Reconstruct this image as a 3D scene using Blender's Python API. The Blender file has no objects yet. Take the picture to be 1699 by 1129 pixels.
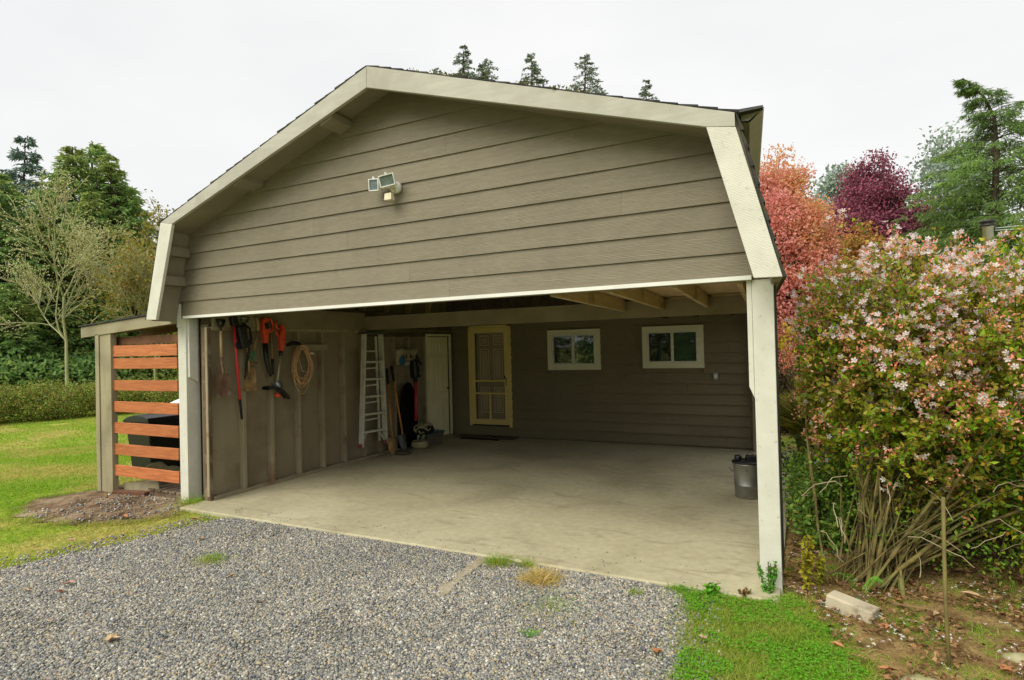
import bpy, math, random
import numpy as np
from mathutils import Vector, Matrix
random.seed(7); rng = np.random.default_rng(7)
S = bpy.context.scene
COL = S.collection
R = math.radians

# ------------------------------------------------------------------ camera, sky, sun, exposure
cam_d = bpy.data.cameras.new('camera'); cam = bpy.data.objects.new('camera', cam_d); COL.objects.link(cam)
RX = Vector((0.894295, 0.446779, -0.024990)); DN = Vector((-0.027896, -0.000074, -0.999611)); FW = Vector((-0.446607, 0.894644, 0.012397))
mt = Matrix((RX, -DN, -FW)).transposed().to_4x4()
mt.translation = Vector((6.5232, -4.3494, 1.675))
cam.matrix_world = mt
cam_d.sensor_width = 36; cam_d.lens = 968.58/1699*36
cam_d.clip_start = .05; cam_d.clip_end = 2000
S.camera = cam

SUN_EL, SUN_DIR = 46, Vector((-.24, -.66, .72)).normalized()
w = bpy.data.worlds.new('World'); S.world = w; w.use_nodes = True
nt = w.node_tree; nt.nodes.clear()
out = nt.nodes.new('ShaderNodeOutputWorld'); bg = nt.nodes.new('ShaderNodeBackground')
sky = nt.nodes.new('ShaderNodeTexSky'); sky.sky_type = 'NISHITA'; sky.sun_disc = False
sky.sun_elevation = R(SUN_EL); sky.sun_rotation = math.atan2(SUN_DIR.x, SUN_DIR.y)
sky.dust_density = 3
hsv = nt.nodes.new('ShaderNodeHueSaturation'); hsv.inputs['Saturation'].default_value = .25
nt.links.new(sky.outputs[0], hsv.inputs['Color'])
tc = nt.nodes.new('ShaderNodeTexCoord'); mp = nt.nodes.new('ShaderNodeMapping'); mp.inputs['Scale'].default_value = (1, 1, 2.6)
nz = nt.nodes.new('ShaderNodeTexNoise'); nz.inputs['Scale'].default_value = 1.6; nz.inputs['Detail'].default_value = 4
nt.links.new(tc.outputs['Generated'], mp.inputs[0]); nt.links.new(mp.outputs[0], nz.inputs['Vector'])
cr = nt.nodes.new('ShaderNodeValToRGB')
cr.color_ramp.elements[0].position = .3; cr.color_ramp.elements[0].color = (4.55, 4.6, 4.65, 1)
cr.color_ramp.elements[1].position = .7; cr.color_ramp.elements[1].color = (5.3, 5.3, 5.25, 1)
nt.links.new(nz.outputs['Fac'], cr.inputs[0])
mx = nt.nodes.new('ShaderNodeMix'); mx.data_type = 'RGBA'; mx.inputs[0].default_value = .93
nt.links.new(hsv.outputs[0], mx.inputs[6]); nt.links.new(cr.outputs[0], mx.inputs[7])
nt.links.new(mx.outputs[2], bg.inputs['Color']); bg.inputs['Strength'].default_value = .083
nt.links.new(bg.outputs[0], out.inputs['Surface'])
sd = bpy.data.lights.new('sun', 'SUN'); sun = bpy.data.objects.new('sun', sd); COL.objects.link(sun)
sd.energy = 1.5; sd.angle = R(50); sd.color = (1, .95, .82)
sun.rotation_euler = SUN_DIR.to_track_quat('Z', 'Y').to_euler()
S.view_settings.view_transform = 'Standard'; S.view_settings.look = 'None'
S.view_settings.exposure = 1.2; S.view_settings.gamma = 1; S.view_settings.use_curve_mapping = False
S.render.engine = 'CYCLES'; S.cycles.max_bounces = 8; S.cycles.diffuse_bounces = 5; S.cycles.transparent_max_bounces = 12

# ------------------------------------------------------------------ materials
def L4(c): return (c[0], c[1], c[2], 1)
def ramp(nt, cols, pos=None, interp='LINEAR'):
    r = nt.nodes.new('ShaderNodeValToRGB'); e = r.color_ramp.elements; n = len(cols)
    r.color_ramp.interpolation = interp
    for i, c in enumerate(cols):
        p = pos[i] if pos else (i/(n-1) if interp == 'LINEAR' else i/n)
        if i < 2: e[i].position = p; e[i].color = L4(c)
        else:
            q = e.new(p); q.color = L4(c)
    return r
def base(name):
    m = bpy.data.materials.new(name); m.use_nodes = True; nt = m.node_tree
    return m, nt, nt.nodes['Principled BSDF']
def coords(nt, st=(1, 1, 1), rnd=False):
    t = nt.nodes.new('ShaderNodeTexCoord'); mp = nt.nodes.new('ShaderNodeMapping')
    mp.inputs['Scale'].default_value = st; nt.links.new(t.outputs['Object'], mp.inputs[0])
    if rnd:
        oi = nt.nodes.new('ShaderNodeObjectInfo'); cm = nt.nodes.new('ShaderNodeMath'); cm.operation = 'MULTIPLY'; cm.inputs[1].default_value = 37
        nt.links.new(oi.outputs['Random'], cm.inputs[0]); cb = nt.nodes.new('ShaderNodeCombineXYZ')
        for k in range(3): nt.links.new(cm.outputs[0], cb.inputs[k])
        nt.links.new(cb.outputs[0], mp.inputs['Location'])
    return mp.outputs[0]
def noise(nt, vec, sc, det=5, dist=0, rough=.55):
    n = nt.nodes.new('ShaderNodeTexNoise'); n.inputs['Scale'].default_value = sc; n.inputs['Detail'].default_value = det
    n.inputs['Distortion'].default_value = dist; n.inputs['Roughness'].default_value = rough
    nt.links.new(vec, n.inputs['Vector']); return n.outputs['Fac']
def mixc(nt, f, a, b, mode='MIX'):
    m = nt.nodes.new('ShaderNodeMix'); m.data_type = 'RGBA'; m.blend_type = mode
    for s, v in ((0, f), (6, a), (7, b)):
        if hasattr(v, 'default_value') or hasattr(v, 'is_linked'): nt.links.new(v, m.inputs[s])
        else: m.inputs[s].default_value = v if s == 0 else L4(v)
    return m.outputs[2]
def mat(name, c1, c2=None, sc=4, rough=.75, bump=.0, bsc=60, st=(1, 1, 1), rnd=0., stain=None, ssc=1.2, spos=(.5, .68), metal=0, spec=.35, dist=0, det=6):
    m, nt, p = base(name)
    c2 = c2 or tuple(x*.8 for x in c1)
    v = coords(nt, st, True); v0 = coords(nt)
    n = noise(nt, v, sc, det, dist); r = ramp(nt, [c2, c1], [.35, .65]); nt.links.new(n, r.inputs[0]); c = r.outputs[0]
    if stain:
        sn = noise(nt, v0, ssc, 6); sr = ramp(nt, [(0, 0, 0), (1, 1, 1)], list(spos)); nt.links.new(sn, sr.inputs[0])
        c = mixc(nt, sr.outputs[0], c, stain)
    if rnd:
        oi = nt.nodes.new('ShaderNodeObjectInfo'); mr = nt.nodes.new('ShaderNodeMapRange')
        mr.inputs[3].default_value = 1-rnd; mr.inputs[4].default_value = 1+rnd
        nt.links.new(oi.outputs['Random'], mr.inputs[0])
        vm = nt.nodes.new('ShaderNodeVectorMath'); vm.operation = 'SCALE'; nt.links.new(c, vm.inputs[0]); nt.links.new(mr.outputs[0], vm.inputs['Scale']); c = vm.outputs[0]
    nt.links.new(c, p.inputs['Base Color']); p.inputs['Roughness'].default_value = rough; p.inputs['Metallic'].default_value = metal
    p.inputs['Specular IOR Level'].default_value = spec
    if bump:
        b = nt.nodes.new('ShaderNodeBump'); b.inputs['Strength'].default_value = bump; b.inputs['Distance'].default_value = .01
        bn = noise(nt, v, bsc, 5, dist); nt.links.new(bn, b.inputs['Height']); nt.links.new(b.outputs[0], p.inputs['Normal'])
    return m
def leafmat(name, cols, grad=None, trans=.3, rough=.55, zone=None, gs=.25):
    """per-leaf colour from the island's random number, plus broad patches of a second palette"""
    m, nt, p = base(name)
    g = nt.nodes.new('ShaderNodeNewGeometry'); r = ramp(nt, cols); nt.links.new(g.outputs['Random Per Island'], r.inputs[0]); c = r.outputs[0]
    if zone:
        v = coords(nt); n = noise(nt, v, gs, 3); rr = ramp(nt, [(0, 0, 0), (1, 1, 1)], [.44, .58]); nt.links.new(n, rr.inputs[0])
        r2 = ramp(nt, zone); nt.links.new(g.outputs['Random Per Island'], r2.inputs[0])
        c = mixc(nt, rr.outputs[0], c, r2.outputs[0])
    nt.links.new(c, p.inputs['Base Color']); p.inputs['Roughness'].default_value = rough; p.inputs['Specular IOR Level'].default_value = .25
    tr = nt.nodes.new('ShaderNodeBsdfTranslucent'); nt.links.new(c, tr.inputs['Color'])
    ms = nt.nodes.new('ShaderNodeMixShader'); ms.inputs[0].default_value = trans
    nt.links.new(p.outputs[0], ms.inputs[1]); nt.links.new(tr.outputs[0], ms.inputs[2])
    nt.links.new(ms.outputs[0], nt.nodes['Material Output'].inputs['Surface'])
    return m
def plain(name, c, rough=.5, metal=0, spec=.5):
    m, nt, p = base(name); v = coords(nt); n = noise(nt, v, 30, 5)
    r = ramp(nt, [tuple(x*.8 for x in c), tuple(min(1, x*1.12) for x in c)], [.35, .65]); nt.links.new(n, r.inputs[0]); nt.links.new(r.outputs[0], p.inputs['Base Color'])
    p.inputs['Roughness'].default_value = rough; p.inputs['Metallic'].default_value = metal; p.inputs['Specular IOR Level'].default_value = spec
    return m

def siding_mat(name, c1, c2, grain=.5, stain=None):
    m, nt, p = base(name)
    v = coords(nt, (1.3, 1, 22), True); n1 = noise(nt, v, 2.2, 3, 2.6)
    wv = nt.nodes.new('ShaderNodeTexWave'); wv.wave_type = 'BANDS'; wv.bands_direction = 'Z'; wv.inputs['Scale'].default_value = 1.5
    wv.inputs['Distortion'].default_value = 9; wv.inputs['Detail'].default_value = 3; wv.inputs['Detail Scale'].default_value = .7
    nt.links.new(v, wv.inputs['Vector'])
    v2 = coords(nt, (1, 1, 1)); n2 = noise(nt, v2, 1.1, 6); n3 = noise(nt, coords(nt, (1, 1, 4)), 9, 5)
    r = ramp(nt, [c2, c1], [.3, .7]); nt.links.new(n2, r.inputs[0])
    c = mixc(nt, .35, r.outputs[0], r.outputs[0])
    rr = ramp(nt, [(.9, .9, .9), (1.06, 1.06, 1.06)], [.3, .7]); nt.links.new(n3, rr.inputs[0]); c = mixc(nt, 1., r.outputs[0], rr.outputs[0], 'MULTIPLY')
    if stain:
        sn = noise(nt, coords(nt, (1, 1, .5)), 3.5, 7, 1); sr = ramp(nt, [(0, 0, 0), (.6, .6, .6)], [.58, .76]); nt.links.new(sn, sr.inputs[0]); c = mixc(nt, sr.outputs[0], c, stain)
    oi = nt.nodes.new('ShaderNodeObjectInfo'); mr = nt.nodes.new('ShaderNodeMapRange'); mr.inputs[3].default_value = .94; mr.inputs[4].default_value = 1.05
    nt.links.new(oi.outputs['Random'], mr.inputs[0]); vm = nt.nodes.new('ShaderNodeVectorMath'); vm.operation = 'SCALE'; nt.links.new(c, vm.inputs[0]); nt.links.new(mr.outputs[0], vm.inputs['Scale'])
    nt.links.new(vm.outputs[0], p.inputs['Base Color']); p.inputs['Roughness'].default_value = .6; p.inputs['Specular IOR Level'].default_value = .35
    ad = nt.nodes.new('ShaderNodeMath'); ad.operation = 'ADD'; nt.links.new(wv.outputs['Fac'], ad.inputs[0]); nt.links.new(n1, ad.inputs[1])
    b = nt.nodes.new('ShaderNodeBump'); b.inputs['Strength'].default_value = grain; b.inputs['Distance'].default_value = .003
    nt.links.new(ad.outputs[0], b.inputs['Height']); nt.links.new(b.outputs[0], p.inputs['Normal'])
    return m
def sawn_mat(name, c1, c2, ang=55, dirt=(.25, .22, .15), kb=.12):
    """rough-sawn painted board: diagonal saw kerfs"""
    m, nt, p = base(name)
    t = nt.nodes.new('ShaderNodeTexCoord'); mp = nt.nodes.new('ShaderNodeMapping'); mp.inputs['Rotation'].default_value = (0, R(ang), 0)
    nt.links.new(t.outputs['Object'], mp.inputs[0])
    wv = nt.nodes.new('ShaderNodeTexWave'); wv.bands_direction = 'X'; wv.inputs['Scale'].default_value = 22; wv.inputs['Distortion'].default_value = 4.5
    wv.inputs['Detail'].default_value = 3; wv.inputs['Detail Scale'].default_value = 1.2; nt.links.new(mp.outputs[0], wv.inputs['Vector'])
    v = coords(nt); n = noise(nt, v, 5, 7); r = ramp(nt, [c2, c1], [.3, .6]); nt.links.new(n, r.inputs[0])
    n2 = noise(nt, v, 28, 6); r2 = ramp(nt, [(0, 0, 0), (.55, .55, .55)], [.6, .78]); nt.links.new(n2, r2.inputs[0])
    nt.links.new(mixc(nt, r2.outputs[0], r.outputs[0], dirt), p.inputs['Base Color']); p.inputs['Roughness'].default_value = .7
    ad = nt.nodes.new('ShaderNodeMath'); ad.operation = 'ADD'; nt.links.new(wv.outputs['Fac'], ad.inputs[0]); nt.links.new(n2, ad.inputs[1])
    b = nt.nodes.new('ShaderNodeBump'); b.inputs['Strength'].default_value = kb; b.inputs['Distance'].default_value = .003
    nt.links.new(ad.outputs[0], b.inputs['Height']); nt.links.new(b.outputs[0], p.inputs['Normal'])
    return m

TAUPE, TAUPE2 = (.235, .206, .142), (.19, .166, .114)
SIDING = siding_mat('taupe_siding', TAUPE, TAUPE2, .55, (.17, .148, .10))
BACKSD = siding_mat('brown_siding', (.235, .198, .122), (.195, .163, .10), .35)
TAUPEP = mat('taupe_paint', (.26, .222, .14), (.21, .178, .11), 3, .65, .15, 60, rnd=.06)
SOFFIT = mat('soffit_paint', (.25, .22, .155), (.21, .185, .13), 3, .7, .1, 60, rnd=.05)
CREAM = sawn_mat('cream_rough_trim', (.64, .635, .55), (.56, .55, .47), 4)
CREAMS = sawn_mat('cream_sawn_trim', (.65, .64, .55), (.57, .56, .48), 60, kb=.28)
RAKE = mat('rake_board_paint', (.47, .46, .39), (.41, .40, .335), 3, .6, .12, 50, st=(1, 1, 8), stain=(.36, .345, .28), ssc=2, rnd=.04)
FLASH = mat('white_flashing', (.78, .78, .72), (.7, .7, .64), 2, .4)
STUD = mat('wall_stud_paint', (.335, .288, .185), (.27, .23, .145), 4, .7, .2, 50, st=(1, 1, .3), stain=(.22, .13, .07), ssc=3.5, spos=(.54, .7), rnd=.08)
PANEL = mat('wall_panel_paint', (.28, .235, .15), (.225, .187, .12), 2, .7, .12, 40, st=(1, 1, .3), stain=(.16, .125, .07), ssc=1.6, spos=(.5, .72), rnd=.06)
WEATH = mat('weathered_wood', (.17, .115, .065), (.09, .06, .038), 3, .85, .4, 20, st=(4, 4, .5), stain=(.25, .2, .14), ssc=5)
RAWWD = mat('raw_joist_wood', (.56, .43, .25), (.42, .32, .18), 5, .8, .2, 30, st=(3, .4, 3), rnd=.12, stain=(.2, .14, .08), ssc=4, spos=(.58, .72))
PLYW = mat('plywood_ceiling', (.66, .49, .31), (.56, .41, .25), 3, .8, .1, 40, st=(3, .5, 1), rnd=.05)
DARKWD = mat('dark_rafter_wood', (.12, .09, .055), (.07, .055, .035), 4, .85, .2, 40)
CONC = None
SHING = mat('dark_shingle', (.05, .05, .048), (.028, .028, .028), 12, .9, .5, 60, rnd=.1, stain=(.08, .08, .035), ssc=3)
MOSS = leafmat('roof_moss', [(.16, .13, .03), (.1, .11, .03), (.2, .15, .04)], trans=.1, rough=.9)
GUTT = mat('gutter_paint', (.30, .28, .21), (.25, .235, .175), 6, .45, .05, 60)
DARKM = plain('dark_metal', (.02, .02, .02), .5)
SLAT = mat('cedar_slat', (.52, .18, .06), (.34, .105, .034), 5, .65, .25, 30, st=(.6, 2, 9), rnd=.12, dist=1.2, stain=(.55, .28, .12), ssc=4, spos=(.62, .78))
SHEDP = mat('shed_post_paint', (.34, .30, .19), (.27, .235, .145), 3, .65, .15, 50, st=(2, 2, .5), stain=(.2, .18, .11), ssc=2)
SHEDR = mat('shed_rafter_wood', (.20, .10, .045), (.11, .055, .028), 4, .85, .2, 40)
WHITEP = plain('white_plastic', (.8, .8, .76), .35)
YELLP = plain('yellowed_plastic', (.68, .62, .42), .45)
BLACK = plain('black_plastic', (.012, .012, .013), .4)
BLACKR = plain('black_rubber', (.016, .015, .014), .7, spec=.2)
LENS = plain('dark_lens_glass', (.12, .16, .155), .08, spec=.9)
ORANGE = plain('orange_red_plastic', (.72, .075, .025), .4)
REDP = plain('red_fibreglass', (.62, .03, .035), .4)
RUST = mat('rusty_steel', (.21, .12, .075), (.11, .06, .04), 9, .75, .3, 60, stain=(.26, .23, .2), ssc=9, spos=(.55, .7))
MUDST = mat('muddy_steel', (.36, .24, .09), (.22, .13, .06), 12, .85, .4, 60, stain=(.2, .1, .06), ssc=8)
ASHW = mat('ash_handle', (.42, .32, .17), (.32, .235, .12), 6, .6, .1, 40, st=(3, 3, .4))
BROWNW = mat('brown_handle', (.28, .18, .08), (.19, .12, .055), 6, .6, .1, 40, st=(3, 3, .4))
ORGW = mat('orange_handle', (.48, .22, .05), (.36, .15, .035), 6, .5, .1, 40, st=(3, 3, .4), stain=(.1, .07, .04), ssc=14, spos=(.6, .66))
GREYM = plain('grey_metal', (.32, .35, .35), .4, .7)
ALU = mat('dull_aluminium', (.66, .65, .52), (.52, .51, .41), 8, .5, .05, 60, metal=.1, stain=(.3, .28, .22), ssc=9, spos=(.6, .75))
GREENM = plain('green_metal', (.03, .24, .1), .45)
CORD = plain('orange_cord', (.66, .40, .20), .5)
GALV = mat('galvanised_steel', (.34, .34, .30), (.24, .24, .21), 5, .42, .1, 40, metal=.75, stain=(.22, .2, .15), ssc=6)
DOORW = mat('cream_door_paint', (.78, .74, .48), (.70, .66, .43), 3, .5, .05, 40)
YELFR = mat('yellow_door_frame', (.84, .67, .26), (.76, .60, .22), 3, .5, .05, 40)
DOORG = mat('grey_brown_door', (.60, .50, .33), (.54, .45, .29), 3, .5, .05, 40)
WINTR = mat('window_trim_paint', (.80, .78, .60), (.74, .72, .55), 3, .55, .05, 40)
VINYL = plain('white_vinyl', (.74, .74, .62), .4)
BRASS = plain('dark_brass', (.14, .1, .05), .35, .8)
BLUEP = plain('blue_plastic', (.03, .09, .35), .4)
TARP = plain('white_tarp', (.85, .85, .86), .5)
BRICKB = mat('pale_concrete_block', (.52, .46, .33), (.40, .35, .25), 8, .9, .3, 60, stain=(.14, .12, .07), ssc=9, spos=(.55, .75))
BARK = mat('conifer_bark', (.10, .075, .05), (.05, .04, .028), 3, .95, .6, 20, st=(4, 4, .6))
CANE = mat('olive_cane', (.22, .175, .05), (.06, .045, .018), 10, .85, .3, 30, rnd=.1, stain=(.17, .18, .05), ssc=7)
TWIG = mat('brown_twig', (.15, .10, .045), (.09, .06, .03), 10, .85)
PALETW = mat('pale_dry_twig', (.42, .36, .22), (.3, .25, .15), 10, .85)
MOSSB = mat('lichen_bark', (.46, .45, .24), (.30, .31, .15), 3, .95, .4, 20, stain=(.34, .28, .16), ssc=.8)
STICK = mat('mossy_stick', (.20, .17, .05), (.12, .095, .035), 6, .85, .2, 30, stain=(.22, .15, .09), ssc=4)
FUR = mat('grey_shaggy_fibre', (.28, .26, .22), (.14, .13, .11), 30, .95, .6, 80)
MOSSL = mat('mossy_log', (.10, .09, .03), (.05, .04, .02), 14, .95, .6, 60)

def glass_mat():
    m, nt, p = base('window_glass'); p.inputs['Base Color'].default_value = (.022, .04, .042, 1); p.inputs['Roughness'].default_value = .02
    p.inputs['Specular IOR Level'].default_value = 1.0; p.inputs['IOR'].default_value = 1.55
    v = coords(nt); n = noise(nt, v, 2.2, 2); b = nt.nodes.new('ShaderNodeBump'); b.inputs['Strength'].default_value = .05; b.inputs['Distance'].default_value = .02
    nt.links.new(n, b.inputs['Height']); nt.links.new(b.outputs[0], p.inputs['Normal']); return m
GLASS = glass_mat()
def screen_mat(name, f=.45, c=(.05, .045, .03)):
    m, nt, p = base(name); p.inputs['Base Color'].default_value = L4(c); p.inputs['Roughness'].default_value = .7
    v = coords(nt, (1, 1, 1)); n = noise(nt, v, 3, 2); rr = nt.nodes.new('ShaderNodeMapRange'); rr.inputs[3].default_value = f-.08; rr.inputs[4].default_value = f+.08; nt.links.new(n, rr.inputs[0])
    t = nt.nodes.new('ShaderNodeBsdfTransparent'); ms = nt.nodes.new('ShaderNodeMixShader'); nt.links.new(rr.outputs[0], ms.inputs[0])
    nt.links.new(t.outputs[0], ms.inputs[1]); nt.links.new(p.outputs[0], ms.inputs[2]); nt.links.new(ms.outputs[0], nt.nodes['Material Output'].inputs['Surface']); return m
SCREEN = screen_mat('insect_screen', .28, (.30, .26, .18))

def concrete_mat():
    m, nt, p = base('garage_concrete')
    v = coords(nt); n = noise(nt, v, .9, 7, .6); r = ramp(nt, [(.33, .295, .185), (.43, .39, .25), (.50, .46, .305)], [.3, .5, .72]); nt.links.new(n, r.inputs[0])
    n2 = noise(nt, v, 14, 7); r2 = ramp(nt, [(.86, .86, .86), (1.08, 1.08, 1.08)], [.3, .7]); nt.links.new(n2, r2.inputs[0]); c = mixc(nt, 1., r.outputs[0], r2.outputs[0], 'MULTIPLY')
    n3 = noise(nt, coords(nt, (.6, 1.7, 1)), 2.3, 6, 1.5); r3 = ramp(nt, [(0, 0, 0), (.55, .55, .55)], [.57, .72]); nt.links.new(n3, r3.inputs[0]); c = mixc(nt, r3.outputs[0], c, (.22, .18, .105))
    vo = nt.nodes.new('ShaderNodeTexVoronoi'); vo.inputs['Scale'].default_value = 7; nt.links.new(v, vo.inputs['Vector'])
    r4 = ramp(nt, [(.8, .8, .8), (0, 0, 0)], [.02, .035]); nt.links.new(vo.outputs['Distance'], r4.inputs[0]); c = mixc(nt, r4.outputs[0], c, (.15, .12, .08))
    nt.links.new(c, p.inputs['Base Color']); p.inputs['Roughness'].default_value = .72
    b = nt.nodes.new('ShaderNodeBump'); b.inputs['Strength'].default_value = .25; b.inputs['Distance'].default_value = .004
    nb = noise(nt, v, 60, 5); nt.links.new(nb, b.inputs['Height']); nt.links.new(b.outputs[0], p.inputs['Normal']); return m
CONC = concrete_mat()

def ground_mat(name, cols, pos, sc=2, sc2=25, bump=.5, v2=(.7, 1.25)):
    m, nt, p = base(name); v = coords(nt)
    n = noise(nt, v, sc, 8, .4, .65); r = ramp(nt, cols, pos); nt.links.new(n, r.inputs[0])
    n2 = noise(nt, v, sc2, 6); r2 = ramp(nt, [(v2[0],)*3, (v2[1],)*3], [.3, .7]); nt.links.new(n2, r2.inputs[0])
    nt.links.new(mixc(nt, 1., r.outputs[0], r2.outputs[0], 'MULTIPLY'), p.inputs['Base Color']); p.inputs['Roughness'].default_value = .95; p.inputs['Specular IOR Level'].default_value = .15
    b = nt.nodes.new('ShaderNodeBump'); b.inputs['Strength'].default_value = bump; b.inputs['Distance'].default_value = .02
    nt.links.new(n2, b.inputs['Height']); nt.links.new(b.outputs[0], p.inputs['Normal']); return m
LAWN = ground_mat('lawn_ground', [(.12, .22, .018), (.24, .31, .03), (.42, .35, .11), (.18, .28, .025)], [.3, .48, .6, .7], .55, 14)
DIRT = ground_mat('bare_dirt', [(.06, .036, .02), (.20, .135, .08), (.36, .29, .20)], [.36, .5, .66], 2.2, 40)
SOIL = ground_mat('garden_soil', [(.08, .048, .02), (.20, .125, .05), (.34, .24, .10), (.12, .14, .03)], [.3, .45, .58, .68], 5, 45, .8)
GRAVB = ground_mat('gravel_bed', [(.22, .21, .17), (.32, .30, .24)], [.35, .65], 3, 95, .9, (.35, 1.6))
SAND = ground_mat('sandy_strip', [(.30, .26, .18), (.42, .37, .27)], [.35, .65], 6, 60, .4)

def island_mat(name, cols, rough=.8, interp='CONSTANT', patch=None):
    m, nt, p = base(name); g = nt.nodes.new('ShaderNodeNewGeometry'); r = ramp(nt, cols, None, interp); nt.links.new(g.outputs['Random Per Island'], r.inputs[0])
    c = r.outputs[0]; v = coords(nt); n = noise(nt, v, 90, 3); r2 = ramp(nt, [(.8,)*3, (1.15,)*3], [.3, .7]); nt.links.new(n, r2.inputs[0]); c = mixc(nt, 1., c, r2.outputs[0], 'MULTIPLY')
    if patch:
        n2 = noise(nt, v, .9, 4); r3 = ramp(nt, [(0, 0, 0), (.6, .6, .6)], [.45, .62]); nt.links.new(n2, r3.inputs[0]); c = mixc(nt, r3.outputs[0], c, patch, 'MULTIPLY')
    nt.links.new(c, p.inputs['Base Color']); p.inputs['Roughness'].default_value = rough; p.inputs['Specular IOR Level'].default_value = .3; return m
STONES = island_mat('crushed_stone', [(.27, .265, .245), (.35, .34, .30), (.17, .17, .175), (.44, .41, .33), (.22, .225, .22), (.46, .395, .27), (.30, .29, .26), (.125, .13, .14), (.37, .355, .31), (.62, .60, .53), (.31, .295, .25), (.195, .20, .205), (.42, .335, .21), (.33, .32, .285), (.50, .45, .345), (.24, .24, .235)], patch=(.74, .77, .80))

# ------------------------------------------------------------------ mesh helpers
LOC = {}
class MB:
    def __init__(s): s.v = []; s.f = []
    def add(s, vs, fs):
        o = len(s.v); s.v += [tuple(v) for v in vs]; s.f += [tuple(i+o for i in f) for f in fs]; return s
    def box(s, x0, x1, y0, y1, z0, z1):
        return s.add([(x0,y0,z0),(x1,y0,z0),(x1,y1,z0),(x0,y1,z0),(x0,y0,z1),(x1,y0,z1),(x1,y1,z1),(x0,y1,z1)],
                     [(0,3,2,1),(4,5,6,7),(0,1,5,4),(1,2,6,5),(2,3,7,6),(3,0,4,7)])
    def hexa(s, a, b):   # two quads (4 pts each), joined
        return s.add(list(a)+list(b), [(0,3,2,1),(4,5,6,7),(0,1,5,4),(1,2,6,5),(2,3,7,6),(3,0,4,7)])
    def obox(s, c, h, M):
        c = Vector(c); vs = []
        for z in (-1, 1):
            for x, y in ((-1,-1),(1,-1),(1,1),(-1,1)): vs.append(c + M @ Vector((x*h[0], y*h[1], z*h[2])))
        return s.add(vs, [(0,3,2,1),(4,5,6,7),(0,1,5,4),(1,2,6,5),(2,3,7,6),(3,0,4,7)])
    def bar(s, a, b, w, t, up=(0,0,1)):    # box from a to b
        a = Vector(a); b = Vector(b); d = (b-a); L = d.length; d.normalize(); u = Vector(up)
        x = d.cross(u)
        if x.length < 1e-4: x = Vector((1,0,0))
        x.normalize(); u2 = x.cross(d).normalized(); M = Matrix((x, d, u2)).transposed()
        return s.obox((a+b)/2, (w/2, L/2, t/2), M)
    def prism(s, poly, y0, y1, ax='y'):
        n = len(poly)
        if ax == 'y': A = [(p[0], y0, p[1]) for p in poly]; B = [(p[0], y1, p[1]) for p in poly]
        elif ax == 'x': A = [(y0, p[0], p[1]) for p in poly]; B = [(y1, p[0], p[1]) for p in poly]
        else: A = [(p[0], p[1], y0) for p in poly]; B = [(p[0], p[1], y1) for p in poly]
        return s.add(A+B, [tuple(range(n)), tuple(range(2*n-1, n-1, -1))]+[(i, n+i, n+(i+1) % n, (i+1) % n) for i in range(n)])
    def tube(s, pts, r, n=8, cap=True):
        pts = [Vector(p) for p in pts]; m = len(pts); rr = r if isinstance(r, (list, tuple)) else [r]*m
        vs = []; prev = None
        for i, p in enumerate(pts):
            d = (pts[min(i+1, m-1)]-pts[max(i-1, 0)]).normalized()
            if prev is None:
                u = Vector((0,0,1)) if abs(d.z) < .9 else Vector((1,0,0)); x = d.cross(u).normalized()
            else: x = (prev - d*prev.dot(d)).normalized()
            prev = x; y = d.cross(x)
            for k in range(n):
                a = 2*math.pi*k/n; vs.append(p + (x*math.cos(a)+y*math.sin(a))*rr[i])
        fs = [(i*n+k, i*n+(k+1) % n, (i+1)*n+(k+1) % n, (i+1)*n+k) for i in range(m-1) for k in range(n)]
        if cap: fs += [tuple(range(n-1, -1, -1)), tuple((m-1)*n+k for k in range(n))]
        return s.add(vs, fs)
    def lathe(s, c, prof, n=20, ax=(0,0,1)):
        ax = Vector(ax).normalized(); u = Vector((1,0,0)) if abs(ax.x) < .9 else Vector((0,1,0)); x = (u-ax*u.dot(ax)).normalized(); y = ax.cross(x); c = Vector(c)
        vs = []
        for r_, z in prof:
            for k in range(n):
                a = 2*math.pi*k/n; vs.append(c+ax*z+(x*math.cos(a)+y*math.sin(a))*max(r_, 1e-4))
        m = len(prof)
        fs = [(i*n+k, i*n+(k+1) % n, (i+1)*n+(k+1) % n, (i+1)*n+k) for i in range(m-1) for k in range(n)]
        fs += [tuple(range(n-1, -1, -1)), tuple((m-1)*n+k for k in range(n))]
        return s.add(vs, fs)
    def build(s, name, m, parent=None, loc=None, smooth=False, bevel=0, label=None):
        root = Vector(LOC.get(parent.name, (0,0,0))) if parent else Vector(loc or (0,0,0))
        me = bpy.data.meshes.new(name); me.from_pydata([tuple(Vector(v)-root) for v in s.v], [], s.f)
        me.materials.append(m)
        if smooth:
            for p in me.polygons: p.use_smooth = len(p.vertices) == 4
        me.validate(); me.update()
        o = bpy.data.objects.new(name, me); COL.objects.link(o)
        if parent: o.parent = parent
        else: o.location = root
        LOC[o.name] = tuple(root)
        if bevel:
            b = o.modifiers.new('bevel', 'BEVEL'); b.width = bevel; b.segments = 2; b.limit_method = 'ANGLE'
        if label: o['label'] = label
        return o
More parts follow.
